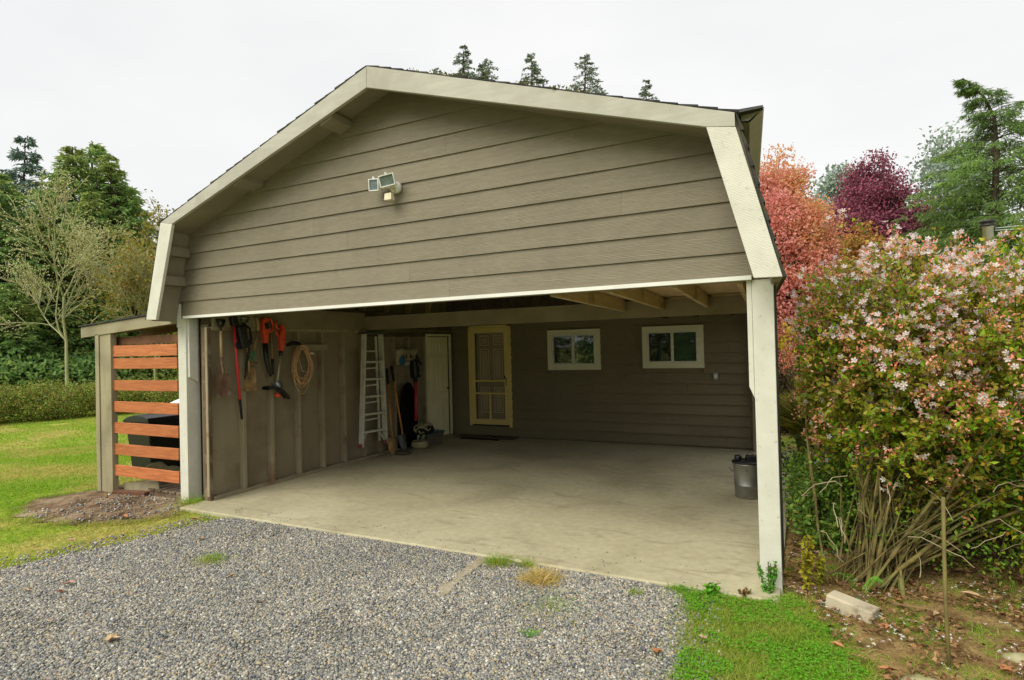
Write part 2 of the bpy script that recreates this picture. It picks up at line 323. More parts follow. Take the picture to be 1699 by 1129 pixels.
def np_mesh(name, V, F, m, parent=None, loc=(0,0,0), smooth=False):
    V = np.asarray(V, np.float32).reshape(-1, 3); F = np.asarray(F, np.int32); k = F.shape[1]
    me = bpy.data.meshes.new(name); me.vertices.add(len(V)); me.vertices.foreach_set('co', V.ravel())
    me.loops.add(F.size); me.loops.foreach_set('vertex_index', F.ravel())
    me.polygons.add(len(F)); me.polygons.foreach_set('loop_start', np.arange(0, F.size, k, dtype=np.int32)); me.polygons.foreach_set('loop_total', np.full(len(F), k, np.int32))
    if smooth: me.polygons.foreach_set('use_smooth', np.ones(len(F), bool))
    me.update(calc_edges=True); me.materials.append(m)
    o = bpy.data.objects.new(name, me); COL.objects.link(o)
    if parent: o.parent = parent
    else: o.location = loc
    return o
def tag(o, label=None, cat=None, group=None, kind=None):
    if label: o['label'] = label
    if cat: o['category'] = cat
    if group: o['group'] = group
    if kind: o['kind'] = kind
    return o
def thing(name, label, cat, loc=(0,0,0), group=None):
    o = bpy.data.objects.new(name, None); COL.objects.link(o); o.location = loc; o.empty_display_size = .1
    LOC[o.name] = tuple(loc); return tag(o, label, cat, group)
def copy_tree(o, parent=None):
    c = o.copy(); COL.objects.link(c)
    if parent: c.parent = parent
    for ch in [x for x in bpy.data.objects if x.parent == o]: copy_tree(ch, c)
    return c
def nrm(a): return a/np.maximum(np.linalg.norm(a, axis=-1, keepdims=True), 1e-9)
def kites(P, D, N, ln, wd, fold=.15, wpos=.45):
    """leaf-shaped quads; P base, D direction, N rough normal"""
    P = np.asarray(P); D = nrm(np.asarray(D)); Sd = nrm(np.cross(D, N)); Nn = nrm(np.cross(Sd, D))
    ln = np.broadcast_to(np.asarray(ln, float), (len(P),))[:, None]; wd = np.broadcast_to(np.asarray(wd, float), (len(P),))[:, None]
    a = P; c = P+D*ln; m = P+D*ln*wpos+Nn*ln*fold; b = m+Sd*wd/2; d = m-Sd*wd/2
    V = np.stack([a, b, c, d], 1).reshape(-1, 3); F = np.arange(len(P)*4).reshape(-1, 4); return V, F
def rdir(n, up=0.):
    d = rng.normal(size=(n, 3)); d[:, 2] += up; return nrm(d)
def segs(A, B, ra, rb, n=4):
    """frustum tubes for many segments at once"""
    A = np.asarray(A, float); B = np.asarray(B, float); D = nrm(B-A); U = np.where(np.abs(D[:, 2:3]) < .9, np.array([[0,0,1.]]), np.array([[1.,0,0]]))
    X = nrm(np.cross(D, U)); Y = np.cross(D, X); ra = np.broadcast_to(ra, (len(A),)); rb = np.broadcast_to(rb, (len(A),))
    rows = []
    for (C_, r_) in ((A, ra), (B, rb)):
        for k in range(n):
            t = 2*math.pi*k/n; rows.append(C_+(X*math.cos(t)+Y*math.sin(t))*r_[:, None])
    V = np.stack(rows, 1); base_ = (np.arange(len(A))*2*n)[:, None, None]
    f = np.array([[k, (k+1) % n, n+(k+1) % n, n+k] for k in range(n)])[None]; F = (f+base_).reshape(-1, 4); return V.reshape(-1, 3), F
def join(parts):
    o = 0; Vs = []; Fs = []
    for V, F in parts: Vs.append(V); Fs.append(F+o); o += len(V)
    return np.concatenate(Vs), np.concatenate(Fs)
def inpoly(P, poly):
    x, y = P[:, 0], P[:, 1]; c = np.zeros(len(P), bool); n = len(poly)
    for i in range(n):
        x1, y1 = poly[i]; x2, y2 = poly[(i+1) % n]
        if y1 == y2: continue
        c ^= ((y1 > y) != (y2 > y)) & (x < (x2-x1)*(y-y1)/(y2-y1)+x1)
    return c
CAMP = np.array([6.5232, -4.3494, 1.675]); RC = np.array([list(RX), list(DN), list(FW)])
def inview(P, m=.12):
    """is this ground point anywhere near the area the photograph could show (to keep scatter counts low)"""
    q = (P-CAMP) @ RC.T; u = q[:, 0]/np.maximum(q[:, 2], .01); v = q[:, 1]/np.maximum(q[:, 2], .01)
    return (q[:, 2] > .3) & (np.abs(u) < .88+m) & (np.abs(v) < .583+m)
def vnoise(P, sc, seed=0):
    r2 = np.random.default_rng(seed); t = np.zeros(len(P))
    for k in range(5):
        a = r2.uniform(0, 2*math.pi, 2); f = sc*(1.0+.7*k); d = r2.normal(size=2); d /= np.linalg.norm(d)
        e = np.array([-d[1], d[0]]); t += np.sin((P[:, :2] @ d)*f+a[0])*np.sin((P[:, :2] @ e)*f*1.3+a[1])/(1+.4*k)
    return t

# ================================================================== SETTING
GZ = -.022
def gheight(x, y): return GZ + .012*math.sin(x*1.3+y)+.01*math.sin(y*2.1-x*.7)
def sheet(name, poly, z, m, sub=None):
    b = MB(); n = len(poly); b.v = [(p[0], p[1], z) for p in poly]; b.f = [tuple(range(n))]
    o = b.build(name, m, loc=(0,0,0)); o['kind'] = 'structure'; return o
def ragged(poly, amp=.05, step=.12, closed=True):
    out_ = []; n = len(poly)
    for i in range(n):
        a = Vector(poly[i]); b_ = Vector(poly[(i+1) % n]); k = max(1, int((b_-a).length/step)) if (b_-a).length < 6 else 1
        for j in range(k):
            p = a.lerp(b_, j/k)
            if k > 1: p = p+Vector((random.uniform(-amp, amp), random.uniform(-amp, amp)))
            out_.append((p.x, p.y))
    return out_
# base terrain: fine near, coarse to the horizon
g = MB(); n_ = 60
xs = sorted(set([-600,-250,-120,-60]+[-30+i for i in range(0, 61, 2)]+[60,120,250,600]))
ys = sorted(set([-600,-250,-120,-60]+[-20+i for i in range(0, 61, 2)]+[60,120,250,600]))
g.v = [(x, y, GZ-.02 + (0 if abs(x)+abs(y) < 26 else .02*math.sin(x*.3)*math.cos(y*.21))) for y in ys for x in xs]
nx = len(xs); g.f = [(j*nx+i, j*nx+i+1, (j+1)*nx+i+1, (j+1)*nx+i) for j in range(len(ys)-1) for i in range(nx-1)]
o = g.build('lawn', LAWN, loc=(0,0,0)); o['kind'] = 'structure'
GRAVEL = [(-3.2,-4.4),(-.6,-2.9),(.55,-2.15),(.70,-1.95),(.77,-1.6),(.94,-1.2),(1.02,-.72),(1.15,-.25),(1.3,-.12),(5.55,-.12),(5.66,-.2),(5.80,-.39),(5.86,-.81),(5.88,-1.17),(5.90,-1.6),(6.3,-3),(7.2,-5),(8,-9),(-5,-9)]
sheet('gravel_driveway', ragged(GRAVEL, .05), GZ-.004, GRAVB)
SOILP = [(6.30,.1),(6.42,-.05),(6.51,-.21),(6.60,-.5),(6.72,-1.0),(6.9,-1.7),(9.6,-1.2),(10.6,2.2),(9.5,4.6),(6.42,4.4)]
sheet('garden_bed', ragged(SOILP, .06), GZ-.008, SOIL)
DIRTP = [(-1.55,-.95),(-1.95,-.6),(-1.7,.1),(-1.6,1.6),(.05,1.6),(.1,.2),(.35,-.15),(.45,-.42),(.3,-.7),(-.13,-.98),(-.95,-1.12)]
sheet('dirt_patch', ragged(DIRTP, .07), GZ-.008, DIRT)
s = MB().box(.16, 6.34, -.22, 5.37, -.14, 0); s.v = [(x + (0 if not (x < .2 and y < 0) else .14), y, z) for x, y, z in s.v]
o = s.build('concrete_slab', CONC, loc=(0,0,0), bevel=.012); o['kind'] = 'structure'
o = MB().prism(ragged([(4.12,-.24),(4.2,-.24),(4.26,-.98),(4.19,-.98)], .022, .05), GZ-.01, GZ+.0085, 'z').build('sandy_path_strip', SAND, loc=(0,0,0)); o['kind'] = 'structure'

# ================================================================== CARPORT
cp = thing('carport', 'taupe lap sided carport with a gambrel roof, cream rake boards and an open front', 'carport', (0,0,0))
def Lz(z): return .02+(z-2.29)*.2584 if z < 3.18 else .25+(z-3.18)/.3555
def Rz(z): return 6.345-(z-2.10)*.232 if z < 3.13 else 6.105-(z-3.13)/.3555
# gable backing wall
gw = MB().prism([(.05,2.1),(6.3,2.1),(6.08,3.1),(3.17,4.1),(.29,3.16)], .012, .05).build('gable_wall', TAUPEP, cp)
joints = {0: [3.758], 1: [3.334], 2: [2.971], 3: [2.608, 5.313], 4: [2.165], 5: [1.887], 7: [3.749]}
z = 2.115; k = 0; top = 4.06
while z < top:
    z1 = 2.296+.181*k if k else 2.296
    z1 = min(z1, top)
    l0, l1, r0, r1 = max(Lz(z), .14 if k == 0 else 0), max(Lz(z1), .14 if k == 0 else 0), Rz(z), Rz(z1)
    if l1 > r1-.05: break
    cuts = [None]+joints.get(k, [])+[None]
    for a in range(len(cuts)-1):
        xa0, xa1 = (l0, l1) if cuts[a] is None else (cuts[a]+.0007,)*2
        xb0, xb1 = (r0, r1) if cuts[a+1] is None else (cuts[a+1]-.0007,)*2
        if xb1-xa1 < .05: continue
        zt = z1+.012
        b = MB().hexa([(xa0,-.020,z),(xb0,-.020,z),(xb0,.010,z),(xa0,.010,z)], [(xa1,-.004,zt),(xb1,-.004,zt),(xb1,.010,zt),(xa1,.010,zt)])
        b.build('siding_board', SIDING, gw)
    z = z1; k += 1
MB().box(.14, 6.215, -.034, .012, 2.099, 2.128).build('header_flashing', FLASH, cp)
MB().box(.14, 6.2, .055, .14, 2.105, 2.33).build('header_beam', TAUPEP, cp)
# posts
pl = MB().box(0, .14, 0, .17, -.09, 2.099).build('post', CREAM, cp, bevel=.004)
MB().box(.002, .062, -.012, .008, 2.0, 2.272).build('corner_strip', CREAM, cp, bevel=.002)
MB().prism([(.02,1.42),(.13,1.36),(.13,2.098),(.02,2.098)], .142, .172, 'x').build('post_cladding', CREAM, cp, bevel=.003)
pr = MB().box(6.213, 6.349, 0, .14, -.09, 2.099).build('post', CREAM, cp, bevel=.004)
MB().prism([(6.178,1.36),(6.211,1.28),(6.211,2.098),(6.178,2.098)], .01, .13).build('post_cladding', CREAM, cp, bevel=.003)
MB().box(6.352, 6.362, .06, .15, .1, 2.06).build('post_shade_strip', DARKM, cp)  # thin dark sooty strip, paints shade onto the post's right side face
MB().box(5.80, 5.93, 5.20, 5.33, -.09, 2.1).build('post', TAUPEP, cp)
# roof (right side runs in slightly towards the back as in the photograph)
Y0, Y1 = -.3, 5.7; TAP = .46
KL, AP, KR, LL, LR = (.223,3.147), (3.15,4.180), (6.165,3.160), (-.066,2.085), (6.415,2.075)
def slabp(a, b, th, name, m, parent, ta=0, tb=0, y0=Y0, y1=Y1):
    d = Vector((b[0]-a[0], b[1]-a[1])).normalized(); nn = Vector((d.y, -d.x))
    A = [(a[0], y0, a[1]), (b[0], y0, b[1]), (b[0]+nn.x*th, y0, b[1]+nn.y*th), (a[0]+nn.x*th, y0, a[1]+nn.y*th)]
    B = [(p[0]-(ta if i in (0, 3) else tb), y1, p[2]) for i, p in enumerate(A)]
    return MB().hexa(A, B).build(name, m, parent)
roof = slabp(KL, AP, .10, 'roof', SOFFIT, cp, y0=Y0+.02)
slabp(AP, KR, .10, 'roof_slope', SOFFIT, roof, 0, TAP, y0=Y0+.02)
slabp(LL, KL, .06, 'roof_slope', SOFFIT, roof, y0=Y0+.02)
slabp(KR, LR, .06, 'roof_slope', SOFFIT, roof, TAP, TAP, y0=Y0+.02)
def course(a, b, ta, tb, nrow, th=.013):
    q = MB(); a = Vector(a); b = Vector(b); d = (b-a).normalized(); nn = Vector((-d.y, d.x))
    if nn.y < 0 and abs(nn.y) > abs(nn.x): nn = -nn
    for i in range(nrow):
        t0, t1 = i/nrow, min(1, (i+1.25)/nrow); p0 = a.lerp(b, t0); p1 = a.lerp(b, t1)
        yo = Y0-.022+random.uniform(-.008, .006); k0 = ta+(tb-ta)*t0; k1 = ta+(tb-ta)*t1
        h0, h1 = .015+random.uniform(0, .008), .008
        A = [(p0.x+nn.x*.004, yo, p0.y+nn.y*.004), (p1.x+nn.x*.004, yo, p1.y+nn.y*.004), (p1.x+nn.x*h1, yo, p1.y+nn.y*h1), (p0.x+nn.x*h0, yo, p0.y+nn.y*h0)]
        B = [(p[0]-(k0 if j in (0, 3) else k1), Y1+.02, p[2]) for j, p in enumerate(A)]
        q.hexa(A, B)
    return q
def flip(a): return a
lo = (KL[0]-.02, KL[1]-.007)
q = course(lo, AP, 0, 0, 24); q2 = course((KR[0]+.02, KR[1]-.007), AP, TAP, 0, 24)
q.add(q2.v, q2.f)
for (a, b, ta) in ((LL, KL, 0), (LR, KR, TAP)):
    a = Vector(a); b = Vector(b); d = (b-a).normalized(); nn = Vector((-d.y, d.x)) if a.x < 3 else Vector((d.y, -d.x))
    for i in range(9):
        p0 = a.lerp(b, i/9); p1 = a.lerp(b, min(1, (i+1.2)/9)); yo = Y0-.016+random.uniform(-.006, .006)
        A = [(p0.x+nn.x*.003, yo, p0.y), (p1.x+nn.x*.003, yo, p1.y), (p1.x+nn.x*.01, yo, p1.y), (p0.x+nn.x*.028, yo, p0.y)]
        B = [(p[0]-ta, Y1+.02, p[2]) for p in A]; q.hexa(A, B)
o = q.build('shingle_courses', SHING, roof); o['kind'] = 'stuff'
# rake boards (fascia)
def rake(poly, m): MB().prism(poly, -.325, -.29).build('rake_board', m, cp, bevel=.003)
rake([(.223,3.147),(3.15,4.180),(3.142,3.993),(.421,3.108)], RAKE)
rake([(3.152,4.180),(6.165,3.160),(6.166,3.068),(5.985,3.100),(3.144,3.993)], RAKE)
rake([(-.066,2.085),(.221,3.145),(.419,3.106),(.108,2.078)], CREAM)
rake([(6.169,3.064),(6.417,2.075),(6.250,2.079),(5.987,3.098)], CREAMS)
for (x, zz) in ((2.63, 3.845), (1.42, 3.46)):
    s_ = .3555 if x < 3.17 else -.34
    MB().hexa([(x-.07,-.288,zz-.045-.07*s_),(x+.07,-.288,zz-.045+.07*s_),(x+.07,-.022,zz-.045+.07*s_),(x-.07,-.022,zz-.045-.07*s_)],
              [(x-.07,-.288,zz+.02-.07*s_),(x+.07,-.288,zz+.02+.07*s_),(x+.07,-.022,zz+.02+.07*s_),(x-.07,-.022,zz+.02-.07*s_)]).build('lookout_block', SOFFIT, cp)
for zz in (2.84, 2.52):
    xl = .06+(zz-2.29)*.2584
    MB().box(xl-.02, xl+.07, -.288, -.022, zz-.05, zz+.05).build('lookout_block', SOFFIT, cp)
    xr = 6.33-(zz-2.1)*.232
    MB().box(xr-.09, xr, -.288, -.022, zz-.05, zz+.05).build('lookout_block', SOFFIT, cp)
# gutters at the roof knees
def gutter(xa, xb, ya, yb, z, sgn, par):
    q = MB(); w_ = .15*sgn
    prof = [(0,0),(0,-.075),(.06*sgn,-.085),(.09*sgn,-.06),(w_*.95,-.02),(w_,.0),(w_*.97,0),(w_*.88,-.02),(.085*sgn,-.05),(.055*sgn,-.073),(.008*sgn,-.068),(.008*sgn,0)]
    A = [(xa+p[0], ya, z+p[1]) for p in prof]; B = [(xb+p[0], yb, z+p[1]) for p in prof]; n = len(prof)
    q.add(A+B, [tuple(range(n)), tuple(range(2*n-1, n-1, -1))]+[(i, n+i, n+(i+1) % n, (i+1) % n) for i in range(n)])
    q.add([(xa,ya,z-.075),(xa+.06*sgn,ya,z-.085),(xa+.09*sgn,ya,z-.06),(xa+w_,ya,z),(xa,ya,z)], [(0,1,2,3,4)])
    return q.build('gutter', GUTT, par)
gutter(6.185, 5.775, -.2, 5.0, 3.205, 1, cp)
gutter(.19, .19, -.27, 5.6, 3.125, -1, cp)
MB().hexa([(6.10,-.285,3.165),(6.33,-.25,3.185),(6.33,-.21,3.215),(6.10,-.26,3.20)], [(5.7,5,3.165),(5.92,5,3.185),(5.92,5,3.215),(5.7,5,3.20)]).build('drip_edge', SHING, cp)
# moss clumps along the right rake edge
P = []; D = []
for t in np.concatenate([rng.uniform(.12, .6, 26), rng.uniform(.1, .95, 10)]):
    x = AP[0]+(KR[0]-AP[0])*t; zz = AP[1]+(KR[1]-AP[1])*t+.022; y = -.3+abs(rng.normal())*.25; n = 40
    c = np.array([x, y, zz]); P.append(c+rng.normal(size=(n, 3))*[.035, .03, .005]); D.append(rdir(n, 1.3))
P = np.concatenate(P); D = np.concatenate(D); V, F = kites(P, D, rdir(len(P)), .022, .016); o = np_mesh('moss', V, F, MOSS, roof); o['kind'] = 'stuff'

# left wall: framed inside face, studs, plates and sheathing panels
wl = MB().box(.18, .31, .16, 5.34, 0, 2.03).build('left_wall', PANEL, cp)
studY = [.56, .98, 1.43, 1.87, 2.30, 2.74, 3.12, 3.50, 3.90, 4.36]
MB().box(.30, .405, .085, .125, -.03, 1.99).build('end_stud', WEATH, wl, bevel=.003)
MB().box(.372, .409, .070, .083, 0.05, 1.99).build('edge_strip', STUD, wl, bevel=.002)
prev = .125
for y in studY+[4.40]:
    if y != 4.40:
        MB().box(.322, .41, y-.02, y+.02, .042, 1.955).build('wall_stud', STUD, wl, bevel=.002)
    MB().box(.312, .322, prev+.001, y-.001, .01, 1.99).build('wall_panel', PANEL, wl)
    prev = y
MB().box(.323, .415, .13, 4.36, 0, .04).build('bottom_plate', STUD, wl, bevel=.002)
MB().box(.323, .416, .13, 2.80, 1.957, 1.997).build('top_plate', STUD, wl)
MB().box(.324, .414, 2.80, 5.30, 1.90, 1.948).build('top_plate', DARKWD, wl)
MB().box(.395, .434, .145, 2.745, 2.0, 2.26).build('band_board', TAUPEP, wl)
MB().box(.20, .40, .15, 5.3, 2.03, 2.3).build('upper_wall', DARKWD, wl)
# wall-mounted ledge that carries the cord
MB().box(.412, .445, 1.40, 1.93, 1.70, 1.782).build('wall_ledge', STUD, wl, bevel=.003)
# cross beam
MB().box(.41, 6.12, 2.75, 2.86, 2.0, 2.205).build('cross_beam', TAUPEP, cp, bevel=.003)
# loft joists and ceiling on the right, running from the header to the beam
for x0, x1 in ((4.66, 4.54), (5.15, 5.02), (5.66, 5.53), (6.12, 5.98)):
    MB().hexa([(x0-.02,.16,2.09),(x0+.02,.16,2.09),(x1+.02,2.745,2.082),(x1-.02,2.745,2.082)], [(x0-.02,.16,2.23),(x0+.02,.16,2.23),(x1+.02,2.745,2.215),(x1-.02,2.745,2.215)]).build('loft_joist', RAWWD, cp, bevel=.002)
for y0_, y1_ in ((.15, 1.36), (1.364, 2.58), (2.584, 3.8)):
    MB().box(4.40, 6.22, y0_, y1_, 2.235, 2.25).build('ceiling_panel', PLYW, cp)
for x1 in (4.54, 5.02, 5.53):
    MB().box(x1-.02, x1+.02, 2.865, 5.3, 2.08, 2.23).build('loft_joist', DARKWD, cp)
# rafters on the gambrel's underside
for y in [.6+.61*i for i in range(8)]:
    A = Vector((.33, y, 3.02)); B = Vector((3.14, y, 4.02)); MB().bar(A, B, .04, .11).build('rafter', DARKWD, cp)
    A = Vector((.06, y, 2.12)); B = Vector((.32, y, 3.02)); MB().bar(A, B, .04, .10, up=(1,0,0)).build('rafter', RAWWD, cp)
    tp = TAP*(y+.3)/6
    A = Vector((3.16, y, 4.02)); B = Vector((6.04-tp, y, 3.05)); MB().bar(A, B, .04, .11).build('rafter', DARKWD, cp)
    A = Vector((6.29-tp, y, 2.12)); B = Vector((6.04-tp, y, 3.02)); MB().bar(A, B, .04, .10, up=(1,0,0)).build('rafter', DARKWD, cp)

# ================================================================== HOUSE WALL BEHIND
YB = 5.35
hs = thing('house', 'house behind the carport with brown lap siding, two windows and a yellow screen door', 'house', (3, YB, 0))
bw = MB().prism([(-.5,-.1),(5.95,-.1),(5.95,2.3),(5.6,3.1),(2.95,4.12),(.25,3.1),(.0,2.3),(-.5,2.3)], YB+.02, YB+.12).build('back_wall', BACKSD, hs)
holes = [(.76, 1.66, .2, 2.1), (2.41, 3.39, 1.25, 1.96), (4.12, 5.10, 1.27, 1.96)]
z = .03; row = 0
while z < 2.32:
    z1 = z+.165; xs_ = [(.325, 5.94)]
    for (a, b_, c_, d_) in holes:
        if z1 > c_+.02 and z < d_-.02:
            nx_ = []
            for (p, q_) in xs_:
                if a > p and b_ < q_: nx_ += [(p, a+.01), (b_-.01, q_)]
                else: nx_.append((p, q_))
            xs_ = nx_
    xs2 = []
    for (p, q_) in xs_:
        if q_-p > 3.7 or (q_-p > 2 and row % 3 == 0): m_ = p+(q_-p)*(.35+.13*((row*7) % 4)); xs2 += [(p, m_-.001), (m_+.001, q_)]
        else: xs2.append((p, q_))
    for (p, q_) in xs2:
        zt = z1+.01
        MB().hexa([(p,YB-.026,z),(q_,YB-.026,z),(q_,YB+.018,z),(p,YB+.018,z)], [(p,YB+.006,zt),(q_,YB+.006,zt),(q_,YB+.018,zt),(p,YB+.018,zt)]).build('siding_board', BACKSD, bw)
    z = z1; row += 1
for i in range(36):
    x = .25+i*.155; zt = min(4.1, 2.34+.0+ (3.1-2.34)+(x-.25)*.377 if x < 2.95 else 3.1+(5.6-x)*.377) 
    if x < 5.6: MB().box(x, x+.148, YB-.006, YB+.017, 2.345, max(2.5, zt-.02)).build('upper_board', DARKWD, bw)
def window(x0, x1, z0, z1, light_left):
    wn = MB(); t = .085
    wn.box(x0, x1, YB-.045, YB-.0, z1-t, z1).box(x0, x1, YB-.045, YB, z0, z0+t).box(x0, x0+t, YB-.045, YB, z0+t, z1-t).box(x1-t, x1, YB-.045, YB, z0+t, z1-t)
    w_ = wn.build('window', WINTR, hs, bevel=.002)
    a, b_, c_, d_ = x0+t, x1-t, z0+t, z1-t; f = .028
    v = MB().box(a, b_, YB-.052, YB+.01, d_-f, d_).box(a, b_, YB-.052, YB+.01, c_, c_+f).box(a, a+f, YB-.052, YB+.01, c_+f, d_-f).box(b_-f, b_, YB-.052, YB+.01, c_+f, d_-f)
    xm = (a+b_)/2; v.box(xm-.022, xm+.022, YB-.05, YB+.01, c_+f, d_-f); v.build('frame', VINYL, w_, bevel=.002)
    v = MB(); a2, b2, c2, d2 = a+f, xm-.022, c_+f, d_-f; f2 = .016
    v.box(a2, b2, YB-.042, YB-.03, d2-f2, d2).box(a2, b2, YB-.042, YB-.03, c2, c2+f2).box(a2, a2+f2, YB-.042, YB-.03, c2+f2, d2-f2).box(b2-f2, b2, YB-.042, YB-.03, c2+f2, d2-f2)
    v.build('screen_frame', plain('dark_bronze', (.05, .045, .035), .5) if light_left else GREYM, w_)
    MB().box(a2+f2, b2-f2, YB-.037, YB-.035, c2+f2, d2-f2).build('insect_screen', screen_mat('window_screen', .18, (.07, .07, .06)), w_)
    MB().box(a2, b2, YB-.022, YB-.016, c2, d2).build('pane', GLASS, w_)
    MB().box(xm+.022, b_-f, YB-.034, YB-.028, c_+f, d_-f).build('pane', GLASS, w_)
    return w_
window(2.41, 3.39, 1.25, 1.96, False); window(4.12, 5.10, 1.27, 1.96, True)
def six_panel(parent, x0, x1, z0, z1, y, m, ax='y', sgn=-1):
    """raised six-panel door; along x at depth y (ax y) or along y at depth x (ax x)"""
    def B(a, b_, c_, d_, e, f): # a,b along, c,d depth, e,f height
        q = MB()
        if ax == 'y': q.box(a, b_, min(c_, d_), max(c_, d_), e, f)
        else: q.box(min(c_, d_), max(c_, d_), a, b_, e, f)
        return q
    d = B(x0, x1, y, y-.04*sgn, z0, z1).build('door', m, parent)
    W = x1-x0; H = z1-z0; pw = W*.31
    for cx in (x0+W*.27, x0+W*.73):
        for (a, b_) in ((.83, .94), (.45, .79), (.09, .37)):
            e, f = z0+H*a, z0+H*b_
            q = MB()
            for (u0, u1, v0, v1) in ((cx-pw/2, cx+pw/2, e, e+.014), (cx-pw/2, cx+pw/2, f-.014, f), (cx-pw/2, cx-pw/2+.014, e, f), (cx+pw/2-.014, cx+pw/2, e, f)):
                bb = B(u0, u1, y+.012*sgn, y-.01*sgn, v0, v1); q.add(bb.v, bb.f)
            bb = B(cx-pw/2+.035, cx+pw/2-.035, y+.007*sgn, y-.01*sgn, e+.035, f-.035); q.add(bb.v, bb.f)
            q.build('door_panel', m, d, bevel=.003)
    return d
# screen door
sdn = MB(); X0, X1, Z0, Z1 = .76, 1.66, .2, 2.1
sdn.box(X0, X0+.045, YB-.05, YB+.01, Z0, Z1).box(X1-.05, X1, YB-.05, YB+.01, Z0-.01, Z1).box(X0, X1, YB-.05, YB+.01, Z1-.035, Z1)
scd = sdn.build('screen_door', YELFR, hs, bevel=.002, label='yellow wooden screen door')
f_ = MB(); y0_, y1_ = YB-.045, YB-.012
f_.box(X0+.048, X0+.13, y0_, y1_, Z0+.03, Z1-.038).box(X1-.135, X1-.052, y0_, y1_, Z0+.03, Z1-.038)
f_.box(X0+.13, X1-.135, y0_, y1_, Z1-.14, Z1-.038).box(X0+.13, X1-.135, y0_, y1_, Z0+.03, Z0+.13)
f_.build('door_frame', YELFR, scd, bevel=.003)
MB().box(X0+.13, X1-.135, y0_+.002, y1_-.002, 1.035, 1.065).build('rail', YELFR, scd, bevel=.002)
MB().box(X0+.13, X1-.135, y0_+.002, y1_-.002, .80, .83).build('rail', YELFR, scd, bevel=.002)
MB().box(1.19, 1.22, y0_+.002, y1_-.002, .33, .80).build('muntin', YELFR, scd, bevel=.002)
MB().box(X0+.12, X1-.125, YB-.02, YB-.018, Z0+.12, Z1-.13).build('mesh_screen', SCREEN, scd)
MB().tube([(X1-.085,y0_,1.10),(X1-.085,y0_-.03,1.08),(X1-.085,y0_-.03,1.0),(X1-.085,y0_,.98)], .007, 6).box(X1-.13, X1-.11, y0_-.012, y0_, 1.09, 1.15).build('handle', DARKM, scd)
MB().box(X0+.05, X1-.05, YB-.01, YB+.018, Z0, Z1-.04).build('door_recess', plain('dark_recess', (.02, .018, .014), .9), hs)
fd = six_panel(hs, X0+.17, X1-.10, Z0+.1, Z1-.09, YB-.0125, DOORG)
MB().box(.6, 1.8, YB-.3, YB-.02, .0, .022).build('threshold', DARKWD, hs)
# electrical boxes
MB().lathe((3.77,YB-.012,1.14), [(.035,0),(.035,.03),(.02,.035)], 12, (0,-1,0)).box(3.725, 3.815, YB-.02, YB-.006, 1.095, 1.185).build('junction_box', BACKSD, hs)
ob = MB().box(5.235, 5.305, YB-.035, YB-.008, 1.085, 1.19).build('outlet_cover', GREYM, hs); MB().box(5.25, 5.29, YB-.045, YB-.034, 1.11, 1.165).build('outlet_lid', WHITEP, ob)
# white six panel door in the left wall
dl = MB().box(.33, .425, 4.40, 4.445, 0, 1.955).box(.33, .425, 5.17, 5.225, 0, 1.955).box(.33, .425, 4.445, 5.17, 1.915, 1.955).build('door_frame', DOORW, wl, bevel=.003, label='cream painted door frame')
wdoor = six_panel(dl, 4.455, 5.13, .05, 1.91, .40, DOORW, 'x', 1)
MB().lathe((.40,5.06,.93), [(.012,0),(.012,.03),(.028,.04),(.03,.055),(.015,.068)], 12, (1,0,0)).build('door_knob', BRASS, dl, smooth=True)
MB().box(.33, .44, 4.40, 5.225, 0, .045).build('door_sill', PANEL, dl)
MB().box(.3, .398, 5.13, 5.168, .05, 1.91).build('door_gap', BLACKR, dl)
tag(MB().prism(ragged([(.75,4.92),(1.55,4.92),(1.55,5.3),(.75,5.3)], .008, .15), .001, .012, 'z').build('door_mat', plain('dark_mat', (.035, .028, .02), .95, spec=.1), loc=(1.15,5.1,0)), 'flat dark doormat on the concrete below the yellow screen door', 'mat')

# ================================================================== LEAN-TO SHED ON THE LEFT
sh = thing('lean_to_shed', 'small lean-to shed with orange horizontal slats beside the carport', 'shed', (-1, .03, 0))
MB().box(-1.63, -1.55, -.03, .07, -.08, 1.975).build('post', SHEDP, sh, bevel=.004)
MB().box(-1.548, -1.315, -.015, .06, -.08, 1.985).build('post_board', SHEDP, sh, bevel=.004)
MB().box(-1.63, -1.5, 2.4, 2.53, -.08, 1.8).build('post', SHEDP, sh)
for (z0, z1) in ((.178,.315),(.443,.58),(.714,.852),(.984,1.118),(1.254,1.384),(1.526,1.659),(1.682,1.82)):
    dz = random.uniform(-.006, .006)
    MB().hexa([(-1.32,.015,z0),(-.05,.015,z0+dz),(-.05,.042,z0+dz),(-1.32,.042,z0)], [(-1.32,.015,z1),(-.05,.015,z1+dz),(-.05,.042,z1+dz),(-1.32,.042,z1)]).build('slat', SLAT, sh, bevel=.004)
MB().hexa([(-1.945,-.03,1.938),(-.002,-.03,2.052),(-.002,.01,2.052),(-1.945,.01,1.938)], [(-1.945,-.03,2.078),(-.002,-.03,2.190),(-.002,.01,2.190),(-1.945,.01,2.078)]).build('fascia', SHEDP, sh, bevel=.003)
MB().hexa([(-1.96,-.05,2.081),(-.0,-.05,2.193),(-.0,2.7,2.193),(-1.96,2.7,2.081)], [(-1.96,-.05,2.10),(-.0,-.05,2.213),(-.0,2.7,2.213),(-1.96,2.7,2.10)]).build('roof', SHING, sh)
for y in (.1, .7, 1.3, 1.9, 2.5):
    MB().hexa([(-1.9,y,1.95),(-.02,y,2.058),(-.02,y+.04,2.058),(-1.9,y+.04,1.95)], [(-1.9,y,2.079),(-.02,y,2.189),(-.02,y+.04,2.189),(-1.9,y+.04,2.079)]).build('rafter', SHEDR, sh)
MB().box(-1.55, -.05, .1, .14, 1.83, 1.93).build('cross_rail', SHEDR, sh)
